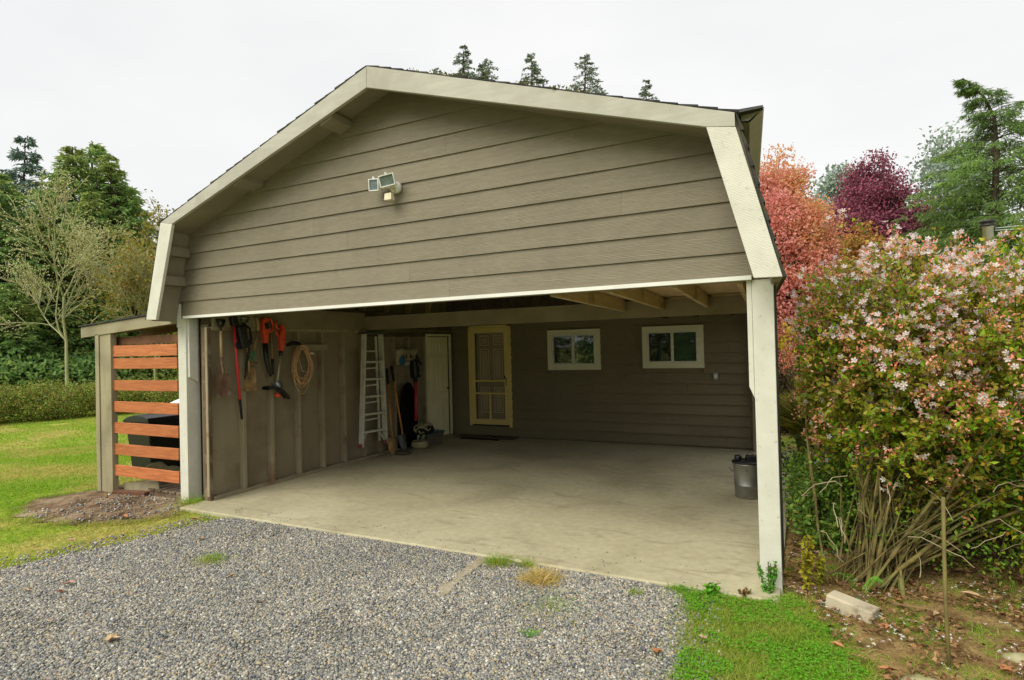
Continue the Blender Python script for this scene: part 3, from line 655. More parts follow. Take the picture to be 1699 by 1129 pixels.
MB().box(-.04, -.005, .2, 2.7, -.05, 2.1).build('side_wall', TAUPEP, sh)
# things kept in / behind the shed
def wheelie(loc, label, m, h=.9, w_=.5):
    t = thing('wheeled_bin', label, 'bin', loc); x, y, z_ = loc
    a = w_/2
    MB().hexa([(x-a*.82,y-a*.8,z_+.06),(x+a*.82,y-a*.8,z_+.06),(x+a*.82,y+a*.8,z_+.06),(x-a*.82,y+a*.8,z_+.06)], [(x-a,y-a,z_+h*.86),(x+a,y-a,z_+h*.86),(x+a,y+a,z_+h*.86),(x-a,y+a,z_+h*.86)]).build('body', m, t, bevel=.02)
    MB().box(x-a*1.04, x+a*1.04, y-a*1.04, y+a*1.04, z_+h*.83, z_+h*.87).build('rim', m, t, bevel=.008)
    q = MB(); pts = [(-1.08,.865),(-1.02,.90),(-.6,.955),(0,.985),(.6,.975),(1.05,.94),(1.1,.87)]
    A = [(x+p[0]*a, y-a*1.1, z_+p[1]*h) for p in pts]; B = [(x+p[0]*a, y+a*1.1, z_+p[1]*h) for p in pts]; n = len(pts)
    q.add(A+B, [tuple(range(n)), tuple(range(2*n-1, n-1, -1))]+[(i, n+i, n+(i+1) % n, (i+1) % n) for i in range(n)]); q.build('lid', m, t, bevel=.01)
    MB().tube([(x-a*.8,y+a*1.12,z_+h*.9),(x+a*.8,y+a*1.12,z_+h*.9)], .014, 8).build('handle', m, t)
    for sx in (-1, 1): MB().lathe((x+sx*a*.8,y+a*.9,z_+.1), [(.03,-.025),(.1,-.025),(.1,.025),(.03,.025)], 14, (1,0,0)).build('wheel', BLACKR, t)
    return t
wb = wheelie((-2.0, .98, GZ), 'black wheeled bin with an oval white emblem behind the orange slats', BLACK, .88, .56)
yb = .98-.28-.002; em = MB()
ang = [2*math.pi*i/20 for i in range(20)]
def ellring(cx, cz, a, b_, t, y): 
    q = MB(); P1 = [(cx+a*math.cos(u), y, cz+b_*math.sin(u)) for u in ang]; P2 = [(cx+(a-t)*math.cos(u), y, cz+(b_-t)*math.sin(u)) for u in ang]
    P3 = [(p[0], y+.006, p[2]) for p in P1]; P4 = [(p[0], y+.006, p[2]) for p in P2]; n = 20
    q.add(P1+P2+P3+P4, [(i, (i+1) % n, n+(i+1) % n, n+i) for i in range(n)]+[(i, 2*n+i, 2*n+(i+1) % n, (i+1) % n) for i in range(n)]); return q
em = ellring(-2.05, .625, .085, .05, .009, yb-.006)
for (a_, b_) in ((-.055,-.02),(-.012,.025),(.034,.06)):
    em.box(-2.05+a_, -2.05+b_, yb-.006, yb, .612, .628)
for (a_, b_) in ((-.045,-.015),(-.01,.012),(.018,.05)):
    em.box(-2.05+a_, -2.05+b_, yb-.006, yb, .590, .604)
em.build('emblem', plain('white_print', (.6, .6, .6), .6), wb)
wheelie((-1.62, 1.75, GZ), 'blue wheeled bin next to the black bin behind the slats', BLUEP, .86, .5)
tt = MB(); 
tt.prism([(-4.6,.05),(-3.2,.05),(-3.15,.62),(-3.5,.78),(-4.0,.86),(-4.45,.72),(-4.65,.55)], 2.6, 3.7); tag(tt.build('covered_trailer', TARP, loc=(-4,3,0), bevel=.05), 'white covered load standing on the lawn beyond the bins', 'trailer')
lg = MB(); lg.tube([(-1.45+.13*i, .55+.03*math.sin(i), .13+.02*math.sin(i*1.7)) for i in range(10)], [.09+.015*math.sin(i*2.3) for i in range(10)], 9)
tag(lg.build('mossy_log', MOSSL, loc=(-.9,.55,0), smooth=True), 'mossy log lying behind the lowest orange slat', 'log')
tg = thing('stump', 'round grey shaggy stump standing beside the mossy log', 'stump', (-.28,.42,0))
MB().lathe((-.30,.42,-.05), [(.12,0),(.17,.1),(.18,.25),(.16,.38),(.1,.44),(.02,.45)], 16).build('trunk', FUR, tg, smooth=True)
P = rng.normal(size=(1500, 3)); P = nrm(P)*[.17, .17, .2]+[-.30, .42, .2]; V, F = kites(P-np.array([-.28,.42,0]), rdir(1500, -.3), rdir(1500), .05, .006); o = np_mesh('shaggy_fibre', V, F, FUR, tg); o['kind'] = 'stuff'
def plank(a, b_, w_, t, m, label, nm='plank'): tag(MB().bar(a, b_, w_, t).build(nm, m, loc=a, bevel=.003), label, 'plank')
plank((-1.3,.12,.0), (-.55,.10,.09), .02, .12, SHEDP, 'cream offcut board under the lowest slat next to the shed post')
plank((-1.25,-.02,-.02), (-.72,.06,-.01), .1, .05, mat('red_brown_board', (.16, .07, .035), (.09, .04, .02), 5), 'short red-brown board lying on the gravel under the slats')
plank((-1.32,-.1,-.03), (-1.08,-.22,-.02), .02, .02, BROWNW, 'thin brown stick lying on the dirt by the shed post')
pal = thing('pallet', 'weathered wooden pallet edge on the ground beside the left carport post', 'pallet', (-.4,.3,-.04))
for i in range(5): MB().box(-.72+i*.135, -.61+i*.135, .06, .9, .035, .055).build('board', WEATH, pal)
for y in (.08, .48, .85): MB().box(-.72, -.07, y, y+.05, -.05, .033).build('runner', WEATH, pal)

# ================================================================== FLOODLIGHT
fl = thing('floodlight', 'white twin head security floodlight with a motion sensor on the gable siding', 'floodlight', (3.2,-.03,3.16))
MB().lathe((3.22,-.015,3.165), [(.055,0),(.055,.03),(.045,.045),(.02,.05)], 16, (0,-1,0)).build('wall_mount', WHITEP, fl, smooth=True)
MB().tube([(3.215,-.06,3.16),(3.13,-.075,3.185),(3.06,-.08,3.19)], .016, 8).lathe((3.10,-.07,3.19), [(.03,-.03),(.036,0),(.03,.03)], 10, (1,0,.1)).build('arm', WHITEP, fl, smooth=True)
def head(c, hw, hh, yaw, roll, pitch):
    M = Matrix.Rotation(R(yaw), 3, 'Z') @ Matrix.Rotation(R(pitch), 3, 'X') @ Matrix.Rotation(R(roll), 3, 'Y')
    c = Vector(c); q = MB(); d = .022; t = .008
    fr = lambda x, y, z_: c+M @ Vector((x, y, z_))
    for (x0, x1, z0, z1) in ((-hw, hw, hh-t, hh), (-hw, hw, -hh, -hh+t), (-hw, -hw+t, -hh+t, hh-t), (hw-t, hw, -hh+t, hh-t)):
        q.obox(fr((x0+x1)/2, -d, (z0+z1)/2), ((x1-x0)/2, .012, (z1-z0)/2), M)
    q.hexa([fr(-hw,-d+.012,-hh), fr(hw,-d+.012,-hh), fr(hw*.6,.05,-hh*.5), fr(-hw*.6,.05,-hh*.5)], [fr(-hw,-d+.012,hh), fr(hw,-d+.012,hh), fr(hw*.6,.05,hh*.5), fr(-hw*.6,.05,hh*.5)])
    q.obox(fr(0, -d, hh+.01), (.008, .01, .01), M)
    o = q.build('lamp_head', WHITEP, fl, bevel=.002)
    MB().obox(c+M @ Vector((0, -d+.004, 0)), (hw-t, .004, hh-t), M).build('lens', LENS, o)
head((3.21,-.13,3.21), .078, .052, 8, -6, 14)
head((3.045,-.11,3.195), .055, .054, 2, 4, 8)
MB().tube([(3.225,-.05,3.15),(3.22,-.085,3.12)], .018, 8).hexa([(3.15,-.13,3.035),(3.235,-.13,3.035),(3.235,-.07,3.035),(3.15,-.07,3.035)], [(3.155,-.125,3.10),(3.23,-.125,3.10),(3.225,-.075,3.105),(3.16,-.075,3.105)]).build('motion_sensor', YELLP, fl, bevel=.008)

# ================================================================== TOOLS ON THE LEFT WALL  (wall face at x = .41)
WX = .45
def spade(y, ztop, zbot, label, grip, shaft, blade, dy=0., gm=BLACK):
    t = thing('spade', label, 'spade', (WX, y, zbot))
    H = ztop-zbot; zs = zbot+H*.34
    pt = lambda h, x=0., e=0.: (WX+x, y+dy*(1-h/H)+e, zbot+h)
    MB().tube([pt(H*.86), pt(H*.52)], .017, 10).build('handle', shaft, t, smooth=True)
    MB().tube([pt(H*.86), pt(H*.9, 0, 0), pt(H*.93, 0, -.03), pt(H*.99, 0, -.045)], .012, 8).tube([pt(H*.9), pt(H*.93, 0, .03), pt(H*.99, 0, .045)], .012, 8).tube([pt(H*.99, 0, -.055), pt(H*.99, 0, .055)], .014, 8).build('grip', gm, t, smooth=True)
    MB().tube([pt(H*.54), pt(H*.42, .01), pt(H*.34, .03), pt(H*.22, .01)], [.016, .014, .013, .006], 8).build('socket', blade, t, smooth=True)
    w_ = .092; q = MB(); n = 7; rows = []
    for j in range(6):
        for i in range(n):
            u = i/(n-1)*2-1; h = H*.31*(1-j/5); rows.append((WX+.004+.016*u*u+.01*math.sin(j/5*3), y+dy*(1-h/H)+u*(w_+.004*j/5)*(1 if j else .96), zbot+h+(.006*abs(u) if j == 5 else 0)))
    q.add(rows+[(r_[0]-.005, r_[1], r_[2]) for r_ in rows], [(j*n+i, j*n+i+1, (j+1)*n+i+1, (j+1)*n+i) for j in range(5) for i in range(n-1)]+[(42+j*n+i, 42+(j+1)*n+i, 42+(j+1)*n+i+1, 42+j*n+i+1) for j in range(5) for i in range(n-1)])
    q.build('blade', blade, t, smooth=True); return t
spade(.225, 2.08, 1.17, 'spade with pale shaft and rusty blade, leftmost tool on the wall', 0, ASHW, RUST)
spade(.56, 2.12, 1.22, 'short spade with grey grip and mud caked blade next to the red pole', 0, BROWNW, MUDST, dy=.03, gm=GREYM)
t = thing('pole_tool', 'long bright red pole with black lower end hanging between the two spades', 'pole', (WX, .42, .89))
MB().tube([(WX+.02,.385,2.02),(WX,.462,1.13)], .016, 10).build('shaft', REDP, t, smooth=True)
MB().tube([(WX,.462,1.13),(WX,.485,.89)], [.017,.013], 10).build('grip', BLACKR, t, smooth=True)
MB().obox((WX+.02,.385,2.07), (.03,.04,.06), Matrix.Rotation(.2, 3, 'X')).build('head', BLACK, t, bevel=.01)
# black bundle (hedge trimmer) next to the red pole
t = thing('hedge_trimmer', 'black hedge trimmer with toothed bar hanging behind the red pole', 'trimmer', (WX,.5,1.4))
MB().obox((WX+.03,.49,1.88), (.04,.055,.14), Matrix.Rotation(.25, 3, 'X')).obox((WX+.03,.56,1.80), (.03,.06,.025), Matrix.Rotation(.3, 3, 'X')).build('body', BLACK, t, bevel=.018)
MB().tube([(WX+.03,.5,2.05),(WX+.05,.58,1.98),(WX+.05,.60,1.86),(WX+.04,.55,1.78)], .014, 8).build('handle', BLACKR, t, smooth=True)
MB().lathe((WX+.03,.44,1.78), [(.03,-.02),(.055,0),(.03,.02)], 12, (1,0,0)).build('guard', BLACKR, t)
MB().obox((WX+.02,.555,1.56), (.004,.014,.2), Matrix.Rotation(-.2, 3, 'X')).build('bar', DARKM, t)
q = MB()
for i in range(15):
    for s_ in (-1, 1): q.obox((WX+.02,.518+.0052*i+s_*.018,1.74-.026*i), (.004,.008,.005), Matrix.Identity(3))
q.build('teeth', DARKM, t)
# small green-handled fork, hung upside-down
t = thing('garden_fork', 'garden tool with green yoke and wooden grip hanging upside down', 'fork', (WX,.68,1.55))
MB().tube([(WX,.74,1.96),(WX,.672,1.72)], .016, 10).build('handle', BROWNW, t, smooth=True)
MB().tube([(WX,.71,2.13),(WX,.745,2.06),(WX,.742,1.96)], [.02,.022,.018], 8).build('socket', ASHW, t, smooth=True)
MB().tube([(WX,.672,1.73),(WX,.665,1.69),(WX,.62,1.63),(WX,.605,1.56)], .009, 6).tube([(WX,.668,1.71),(WX,.69,1.65),(WX,.695,1.56)], .008, 6).build('yoke', GREENM, t, smooth=True)
MB().tube([(WX,.59,1.548),(WX,.715,1.556)], .015, 8).build('grip', BROWNW, t, smooth=True)
# leaf blower
t = thing('leaf_blower', 'orange leaf blower with a long black nozzle hanging from the wall', 'leaf blower', (WX,.83,1.4))
q = MB(); Xb = WX+.03
q.prism([(.775,2.10),(.80,2.13),(.85,2.12),(.87,2.05),(.88,1.98),(.865,1.92),(.85,1.86),(.845,1.80),(.79,1.80),(.79,1.86),(.775,1.93),(.768,2.0)], Xb-.035, Xb+.035, 'x'); q.build('housing', ORANGE, t, bevel=.014)
MB().tube([(Xb,.86,2.10),(Xb,.91,2.11),(Xb,.945,2.04),(Xb,.93,1.97),(Xb,.87,1.94)], .017, 8).build('handle', ORANGE, t, smooth=True)
MB().obox((Xb+.036,.825,2.02), (.004,.03,.04), Matrix.Rotation(.3, 3, 'X')).build('air_vent', BLACK, t)
MB().tube([(Xb,.818,1.80),(Xb,.835,1.60),(Xb,.87,1.46),(Xb,.90,1.385)], [.034,.031,.026,.014], 12).build('nozzle', BLACK, t, smooth=True)
# wooden handled tool behind
t = thing('hand_hoe', 'wooden shafted tool hanging between the two orange power tools', 'hoe', (WX-.01,.96,1.5))
MB().tube([(WX-.01,.945,1.93),(WX-.01,.965,1.60)], .017, 8).build('handle', BROWNW, t, smooth=True)
MB().tube([(WX-.01,.965,1.60),(WX-.01,.97,1.40)], [.02,.012], 8).build('blade', DARKM, t, smooth=True)
MB().tube([(WX-.01,.945,1.93),(WX-.01,.935,2.0),(WX+.0,.95,2.08)], .004, 6).build('hook', GREYM, t, smooth=True)
# string trimmer
t = thing('string_trimmer', 'orange string trimmer with black guard hanging head down', 'trimmer', (WX,1.03,1.08))
q = MB(); q.prism([(1.075,2.05),(1.12,2.02),(1.135,1.93),(1.115,1.84),(1.115,1.79),(1.085,1.70),(1.045,1.70),(1.045,1.79),(1.035,1.86),(1.05,1.95),(1.075,1.98)], Xb-.03, Xb+.03, 'x'); q.build('housing', ORANGE, t, bevel=.012)
MB().tube([(Xb,1.06,1.98),(Xb,1.01,2.0),(Xb,.985,2.05),(Xb,1.02,2.09)], .014, 8).tube([(Xb,1.05,1.88),(Xb,1.0,1.92),(Xb,.985,1.98)], .012, 8).build('handle', ORANGE, t, smooth=True)
MB().tube([(Xb,1.065,1.70),(Xb,1.06,1.64)], .024, 10).build('collar', BLACK, t, smooth=True)
MB().tube([(Xb,1.06,1.65),(Xb,.985,1.24)], .012, 10).build('shaft', plain('pale_metal_tube', (.5, .47, .38), .4, .5), t, smooth=True)
q = MB(); n = 9; A = []; B = []
for i in range(n):
    u = i/(n-1); yy = .80+.34*u; zz = 1.255+.04*math.sin(u*2.4)-.17*u*u
    A.append((Xb-.05, yy, zz)); B.append((Xb+.07, yy, zz-.01))
q.add(A+B+[(a[0], a[1], a[2]-.03) for a in A]+[(b[0], b[1], b[2]-.03) for b in B], [(i, i+1, n+i+1, n+i) for i in range(n-1)]+[(2*n+i, 3*n+i, 3*n+i+1, 2*n+i+1) for i in range(n-1)]+[(n+i, n+i+1, 3*n+i+1, 3*n+i) for i in range(n-1)]+[(i, 2*n+i, 2*n+i+1, i+1) for i in range(n-1)])
q.build('guard', BLACK, t)
MB().lathe((Xb+.02,.965,1.115), [(.01,0),(.035,.004),(.04,.03),(.03,.045)], 14, (0,.45,.9)).build('spool', ORANGE, t, smooth=True)
MB().tube([(Xb,.90,1.30),(Xb+.03,.91,1.24),(Xb+.03,1.05,1.24),(Xb,1.06,1.31)], .006, 6).build('wire_guard', DARKM, t)
MB().lathe((Xb,1.02,1.20), [(.02,0),(.04,.03),(.04,.09),(.02,.12)], 12, (0,-.2,1)).build('motor_housing', GREYM, t, smooth=True)
# black bracket arm beside the ledge
t = tag(MB().tube([(WX,1.19,1.775),(WX+.02,1.25,1.80),(WX+.02,1.35,1.80),(WX,1.41,1.79)], [.02,.027,.025,.016], 10).build('foam_tube', BLACKR, loc=(WX,1.3,1.78), smooth=True), 'short black padded arm on the ledge above the cord', 'bracket')
# coil of orange cord
t = thing('extension_cord', 'coiled orange extension cord hanging from the wall ledge', 'cord', (WX,1.45,1.45))
q = MB()
for k in range(13):
    a_ = .12+.045*random.random(); b_ = .22+.07*random.random(); cy = 1.45+random.uniform(-.03, .03); ph = random.uniform(-.12, .12)
    if k == 0: a_, b_, cy = .17, .33, 1.42
    pts = []
    for i in range(25):
        u = 2*math.pi*i/24; s_ = math.sin(u); c_ = math.cos(u)
        pts.append((WX+.01+.022*math.sin(u*2+k), cy+a_*s_*(1-.35*(c_ > 0)*c_)+ph*b_*(1-c_)*.5, 1.775-b_+b_*c_))
    q.tube(pts, .0048, 6, False)
q.tube([(WX,1.38,1.62),(WX+.03,1.42,1.42),(WX+.03,1.55,1.40),(WX+.02,1.63,1.52)], .0048, 6); q.build('cable', CORD, t, smooth=True)
MB().obox((WX+.02,1.61,1.66), (.012,.03,.013), Matrix.Rotation(-.15, 3, 'X')).build('plug', YELLP, t, bevel=.003)

# ================================================================== STEPLADDER
t = thing('stepladder', 'folded aluminium stepladder hanging flat against the left wall', 'ladder', (.5,2.85,.2))
xa, xb = .515, .505
fl0, fl1 = (xa,2.51,.22), (xb,2.64,1.93); fr0, fr1 = (xa,3.08,.20), (xb,3.03,1.93)
def lp(a, b_, u): return Vector(a).lerp(Vector(b_), u)
MB().bar(fl0, fl1, .085, .028, up=(0,1,0)).build('side_rail', ALU, t, bevel=.003)
MB().bar(fr0, fr1, .085, .028, up=(0,1,0)).build('side_rail', ALU, t, bevel=.003)
MB().bar((.445,2.58,.24), (.445,2.69,1.9), .022, .04, up=(0,1,0)).build('rear_rail', ALU, t, bevel=.002)
MB().bar((.445,3.02,.24), (.445,2.98,1.9), .022, .04, up=(0,1,0)).build('rear_rail', ALU, t, bevel=.002)
for i in range(6):
    u = .13+i*.155 if i < 5 else .83; A = lp(fl0, fl1, u); B = lp(fr0, fr1, u)
    if i == 5: continue
    MB().bar(A+Vector((0,.02,0)), B-Vector((0,.02,0)), .085, .03).build('step', ALU, t, bevel=.002)
for i in range(5):
    u = .22+i*.16; MB().bar((.445,2.59+.1*u,.24+1.66*u), (.445,3.01-.04*u,.24+1.66*u), .018, .022).build('rear_brace', ALU, t)
MB().box(.42, .555, 2.60, 3.07, 1.93, 1.96).build('top_cap', plain('grey_black_cap', (.08, .08, .075), .5), t, bevel=.004)
for (A, sgn) in ((fl0, 1), (fr0, -1)):
    A = Vector(A); MB().bar(A+Vector((0,.02*sgn,.05)), Vector((xa-.012, A.y+sgn*.14, A.z+.20)), .012, .02).build('brace', ALU, t)
    MB().obox(A+Vector((0,0,.02)), (.036,.03,.03), Matrix.Identity(3)).build('foot', plain('red_rubber_foot', (.25, .06, .04), .7), t, bevel=.006)
MB().bar(lp(fl0, fl1, .76)+Vector((.02,.02,.0)), lp(fl0, fl1, .70)+Vector((.02,.13,.09)), .01, .018).bar(lp(fr0, fr1, .76)+Vector((.02,-.02,0)), lp(fr0, fr1, .70)+Vector((.02,-.13,.09)), .01, .018).build('brace', ALU, t)
MB().bar(lp(fl0, fl1, .80)+Vector((.022,0,0)), lp(fl0, fl1, .93)+Vector((.022,0,0)), .004, .04, up=(0,1,0)).build('paper_label', plain('faded_label', (.55, .54, .46), .6), t)

# ================================================================== TOOLS LEANING FURTHER BACK
def leaning(a, b_, label, gmat, hmat, blade_m, bw_):
    a = Vector(a); b_ = Vector(b_); t = thing('shovel', label, 'shovel', tuple(a)); d = (b_-a).normalized()
    L = (b_-a).length
    MB().tube([a+d*L*.82, b_], .021, 10).build('grip', gmat, t, smooth=True)
    MB().tube([a+d*L*.2, a+d*L*.82], .016, 10).build('handle', hmat, t, smooth=True)
    sdv = d.cross(Vector((1,0,0))).normalized(); nn = sdv.cross(d).normalized(); q = MB(); n = 7; rows = []
    for j in range(7):
        u = j/6; w_ = bw_*(1 if u < .55 else math.sqrt(max(.0, 1-((u-.55)/.46)**2)))
        for i in range(n):
            e = i/(n-1)*2-1; rows.append(a+d*(L*.2-u*L*.2)+sdv*e*w_+nn*(.03*e*e-.01+.02*(1-u))*-1+Vector((.01,0,0)))
    m = len(rows)
    q.add(rows+[r_+nn*.004 for r_ in rows], [(j*n+i, j*n+i+1, (j+1)*n+i+1, (j+1)*n+i) for j in range(6) for i in range(n-1)]+[(m+j*n+i, m+(j+1)*n+i, m+(j+1)*n+i+1, m+j*n+i+1) for j in range(6) for i in range(n-1)])
    q.build('blade', blade_m, t, smooth=True); return t
leaning((.64,3.12,.01), (.46,3.22,1.38), 'long shovel with spotted orange shaft leaning beside the stepladder', BLACKR, ORGW, MUDST, .10)
leaning((.63,3.44,.01), (.46,3.34,1.42), 'long shovel with plain orange shaft and grey blade, right of the spotted one', BLACKR, mat('amber_handle', (.55, .24, .045), (.45, .18, .035), 6, .45), plain('dark_steel', (.1, .11, .11), .5, .5), .09)
q = MB(); prof = []
for i in range(17):
    u = math.pi*i/16; prof.append((3.78-.24*math.cos(u), .5+.62*math.sin(u)))
q.prism([(3.54,.02)]+prof+[(4.02,.02)], .44, .475, 'x')
tag(q.build('round_topped_slab', plain('matt_black_panel', (.006, .006, .006), .9, spec=.05), loc=(.45,3.8,0), bevel=.01), 'tall black round topped panel leaning on the wall behind the shovels', 'panel')
# dirt/rubbish at the shovel foot
tag(MB().lathe((.70,3.28,0), [(.13,0),(.15,.02),(.1,.05),(.02,.06)], 12).build('debris_pan', DARKWD, loc=(.70,3.28,0)), 'dark shallow pan on the floor at the foot of the two shovels', 'pan')
# cloth bag
t = thing('cloth_bag', 'pale cloth bag printed with a blue round motif hanging beside the white door', 'bag', (.45,3.84,1.4))
q = MB(); n = 9; rows = []
for j in range(5):
    for i in range(n):
        u = i/(n-1); v = j/4
        rows.append((.455+.02*math.sin(u*3.1)*(1-v)+.008*math.sin(u*9), 3.53+u*(.63-.2*v*(u))+.0, 1.69-v*.27+.012*math.sin(u*7+v)))
m_ = len(rows); q.add(rows+[(.425, r_[1], r_[2]) for r_ in rows], [(j*n+i, j*n+i+1, (j+1)*n+i+1, (j+1)*n+i) for j in range(4) for i in range(n-1)]+[(m_+j*n+i, m_+(j+1)*n+i, m_+(j+1)*n+i+1, m_+j*n+i+1) for j in range(4) for i in range(n-1)]+[(i, m_+i, m_+i+1, i+1) for i in range(n-1)]+[(36+i, 36+i+1, m_+36+i+1, m_+36+i) for i in range(n-1)])
q.build('cloth', mat('cream_cloth', (.46, .40, .27), (.36, .31, .2), 6, .9), t, smooth=True)
MB().lathe((.482,3.66,1.495), [(.055,0),(.085,.002),(.085,.004),(.055,.005)], 18, (1,0,0)).lathe((.482,3.66,1.495), [(.001,0),(.03,.002),(.03,.004),(.001,.005)], 12, (1,0,0)).build('round_motif', plain('blue_print', (.03, .13, .22), .8), t)
q = MB()
for (yy, h_) in ((3.69,.09),(3.77,.11),(3.88,.12),(3.92,.07)):
    q.prism([(yy-.02,1.53),(yy+.022,1.53),(yy,1.53+h_)], .486, .488, 'x')
q.box(.484, .487, 3.74, 3.98, 1.475, 1.49); q.build('tree_print', plain('dark_print', (.07, .05, .04), .8), t)
# second blower (black and red)
t = thing('leaf_blower', 'black blower with a red tube standing on end beside the white door', 'leaf blower', (.5,4.02,.4))
MB().tube([(.5,4.07,1.16),(.5,4.07,.72),(.52,4.02,.45)], [.03,.032,.022], 10).build('tube', plain('dull_red_tube', (.42, .035, .05), .5), t, smooth=True)
MB().obox((.5,4.07,1.34), (.06,.085,.16), Matrix.Rotation(.1, 3, 'X')).obox((.5,4.16,1.42), (.04,.06,.05), Matrix.Rotation(.6, 3, 'X')).build('body', BLACK, t, bevel=.025)
MB().tube([(.54,4.03,1.48),(.56,4.06,1.58),(.54,4.12,1.50)], .014, 8).build('handle', BLACKR, t, smooth=True)
MB().tube([(.565,4.05,1.46),(.57,4.13,1.36),(.565,4.10,1.24)], .005, 6).build('cable', GREYM, t, smooth=True)
MB().tube([(.5,4.07,1.2),(.5,4.07,1.12)], .038, 10).build('collar', BLACKR, t, smooth=True)
# tub with striped bundle and a round pot
tub = thing('storage_tub', 'low teal and brown tub on the floor in front of the white door', 'tub', (.62,4.35,0))
MB().hexa([(.5,4.2,0),(.74,4.2,0),(.74,4.62,0),(.5,4.62,0)], [(.48,4.17,.2),(.77,4.17,.2),(.77,4.66,.2),(.48,4.66,.2)]).build('body', mat('tub_plastic', (.14, .12, .09), (.09, .08, .06), 5, .5), tub, bevel=.01)
MB().box(.47, .78, 4.16, 4.67, .2, .225).build('rim', plain('teal_rim', (.03, .10, .10), .5), tub, bevel=.006)
bd = thing('hose_bundle', 'cream and black striped bundle heaped on the tub', 'bundle', (.62,4.3,.22))
MB().lathe((.62,4.30,.22), [(.16,0),(.19,.06),(.16,.13),(.08,.17),(.01,.18)], 16).build('core', BLACKR, bd, smooth=True)
q = MB()
for k in range(16):
    u0 = random.uniform(0, 6.28); r0 = random.uniform(.08, .19); pts = []
    for i in range(9):
        u = u0+i*.25; rr_ = r0+.03*math.sin(i*1.3+k); h_ = .22+.17*math.sqrt(max(0, 1-(rr_/.22)**2)); pts.append((.62+rr_*math.cos(u), 4.30+rr_*1.15*math.sin(u), h_+.01))
    q.tube(pts, .011, 6)
pts = [(.74+.03*math.cos(u), 4.12+.09*math.sin(u)-.02*u*.3, .32+.07*math.cos(u)) for u in [i*.5 for i in range(10)]]; q.tube(pts, .014, 6)
q.build('hose', mat('cream_hose', (.42, .37, .22), (.34, .29, .17), 6), bd, smooth=True)
pt_ = thing('round_pot', 'squat round cream pot on the floor beside the tub', 'pot', (.70,4.02,0))
MB().lathe((.70,4.02,0), [(.10,0),(.145,.04),(.15,.09),(.13,.13),(.11,.135),(.10,.12)], 20).build('body', mat('cream_pot', (.36, .31, .17), (.28, .24, .13), 5), pt_, smooth=True)
q = MB()
for k in range(7):
    a = random.uniform(0, 6.28); q.add([(.70+.05*math.cos(a)+dx, 4.04+.05*math.sin(a)+dy, .15+dz) for dx, dy, dz in ((0,0,0),(.03,.02,.05),(.0,.04,.08),(-.02,.02,.04))], [(0,1,2,3)])
tag(q.build('glove', plain('pale_green_cloth', (.36, .5, .3), .8), loc=(.7,4.04,.15)), 'pale green crumpled cloth lying on the round pot', 'cloth')
for nm_, dy_ in (('cloth_bag', -.05), ('leaf_blower.001', -.13), ('storage_tub', -.20), ('hose_bundle', -.26), ('round_pot', -.22), ('glove', -.22)):
    bpy.data.objects[nm_].location.y += dy_; bpy.data.objects[nm_].location.x -= .04 if nm_ in ('round_pot', 'glove', 'storage_tub', 'hose_bundle') else 0
# galvanised can
t = thing('metal_can', 'galvanised steel can with black lid by the right post', 'can', (5.91,2.43,0)); cx, cy = 5.945, 2.43
MB().lathe((cx,cy,0), [(.132,0),(.137,.01),(.14,.13),(.144,.135),(.141,.14),(.148,.345),(.157,.355),(.157,.37),(.145,.37)], 28).build('body', GALV, t, smooth=True)
ld = MB().lathe((cx,cy,.37), [(.162,0),(.162,.012),(.135,.02),(.05,.035),(.01,.036)], 28).build('lid', DARKM, t, smooth=True)
MB().lathe((cx-.09,cy-.04,.385), [(.04,0),(.04,.055),(.03,.065)], 14).build('black_cap', BLACK, t, smooth=True)
MB().obox((cx+.05,cy-.02,.42), (.06,.045,.03), Matrix.Rotation(.3, 3, 'Z')).build('black_box', BLACK, t, bevel=.01)
MB().tube([(cx-.03,cy,.395),(cx+.0,cy,.465),(cx+.03,cy,.485),(cx+.07,cy,.445),(cx+.09,cy,.405)], .004, 6).build('wire_bail', DARKM, t, smooth=True)
MB().tube([(cx-.158,cy-.02,.34),(cx-.185,cy-.02,.3),(cx-.155,cy-.0,.26)], .005, 6).build('side_handle', GALV, t, smooth=True)

# ================================================================== GRAVEL STONES
def stones(N, poly, zbase, smin, smax, name, m, dens=None):
    P = rng.uniform([min(p[0] for p in poly), min(p[1] for p in poly)], [max(p[0] for p in poly), max(p[1] for p in poly)], (N*3, 2))
    P3 = np.c_[P, np.zeros(len(P))]; k = inpoly(P, poly) & inview(P3, .1)
    if dens is not None: k &= dens(P)
    P = P[k][:N]; n = len(P); sz = rng.uniform(smin, smax, n)*(1+.5*(rng.random(n) > .96))
    c = np.array([[-1,-1,-1],[1,-1,-1],[1,1,-1],[-1,1,-1],[-1,-1,1],[1,-1,1],[1,1,1],[-1,1,1]], float)*.5
    V = c[None]*np.ones((n, 1, 1)); V = V+rng.uniform(-.2, .2, V.shape); V[:, 4:, :2] *= .8
    V *= sz[:, None, None]*np.stack([rng.uniform(.8, 1.5, n), rng.uniform(.7, 1.1, n), rng.uniform(.45, .8, n)], 1)[:, None, :]
    a = rng.uniform(0, 2*math.pi, n); ca, sa = np.cos(a)[:, None], np.sin(a)[:, None]; tl = rng.normal(0, .35, (n, 1))
    x, y, z_ = V[:, :, 0], V[:, :, 1], V[:, :, 2]; z_, y = z_+y*tl, y-z_*tl
    V = np.stack([x*ca-y*sa, x*sa+y*ca, z_], 2); V[:, :, :2] += P[:, None, :]; V[:, :, 2] += zbase+sz[:, None]*rng.uniform(0, .5, (n, 1))
    f = np.array([(0,3,2,1),(4,5,6,7),(0,1,5,4),(1,2,6,5),(2,3,7,6),(3,0,4,7)])
    F = (f[None]+(np.arange(n)*8)[:, None, None]).reshape(-1, 4); o = np_mesh(name, V.reshape(-1, 3), F, m); o['kind'] = 'stuff'; return o
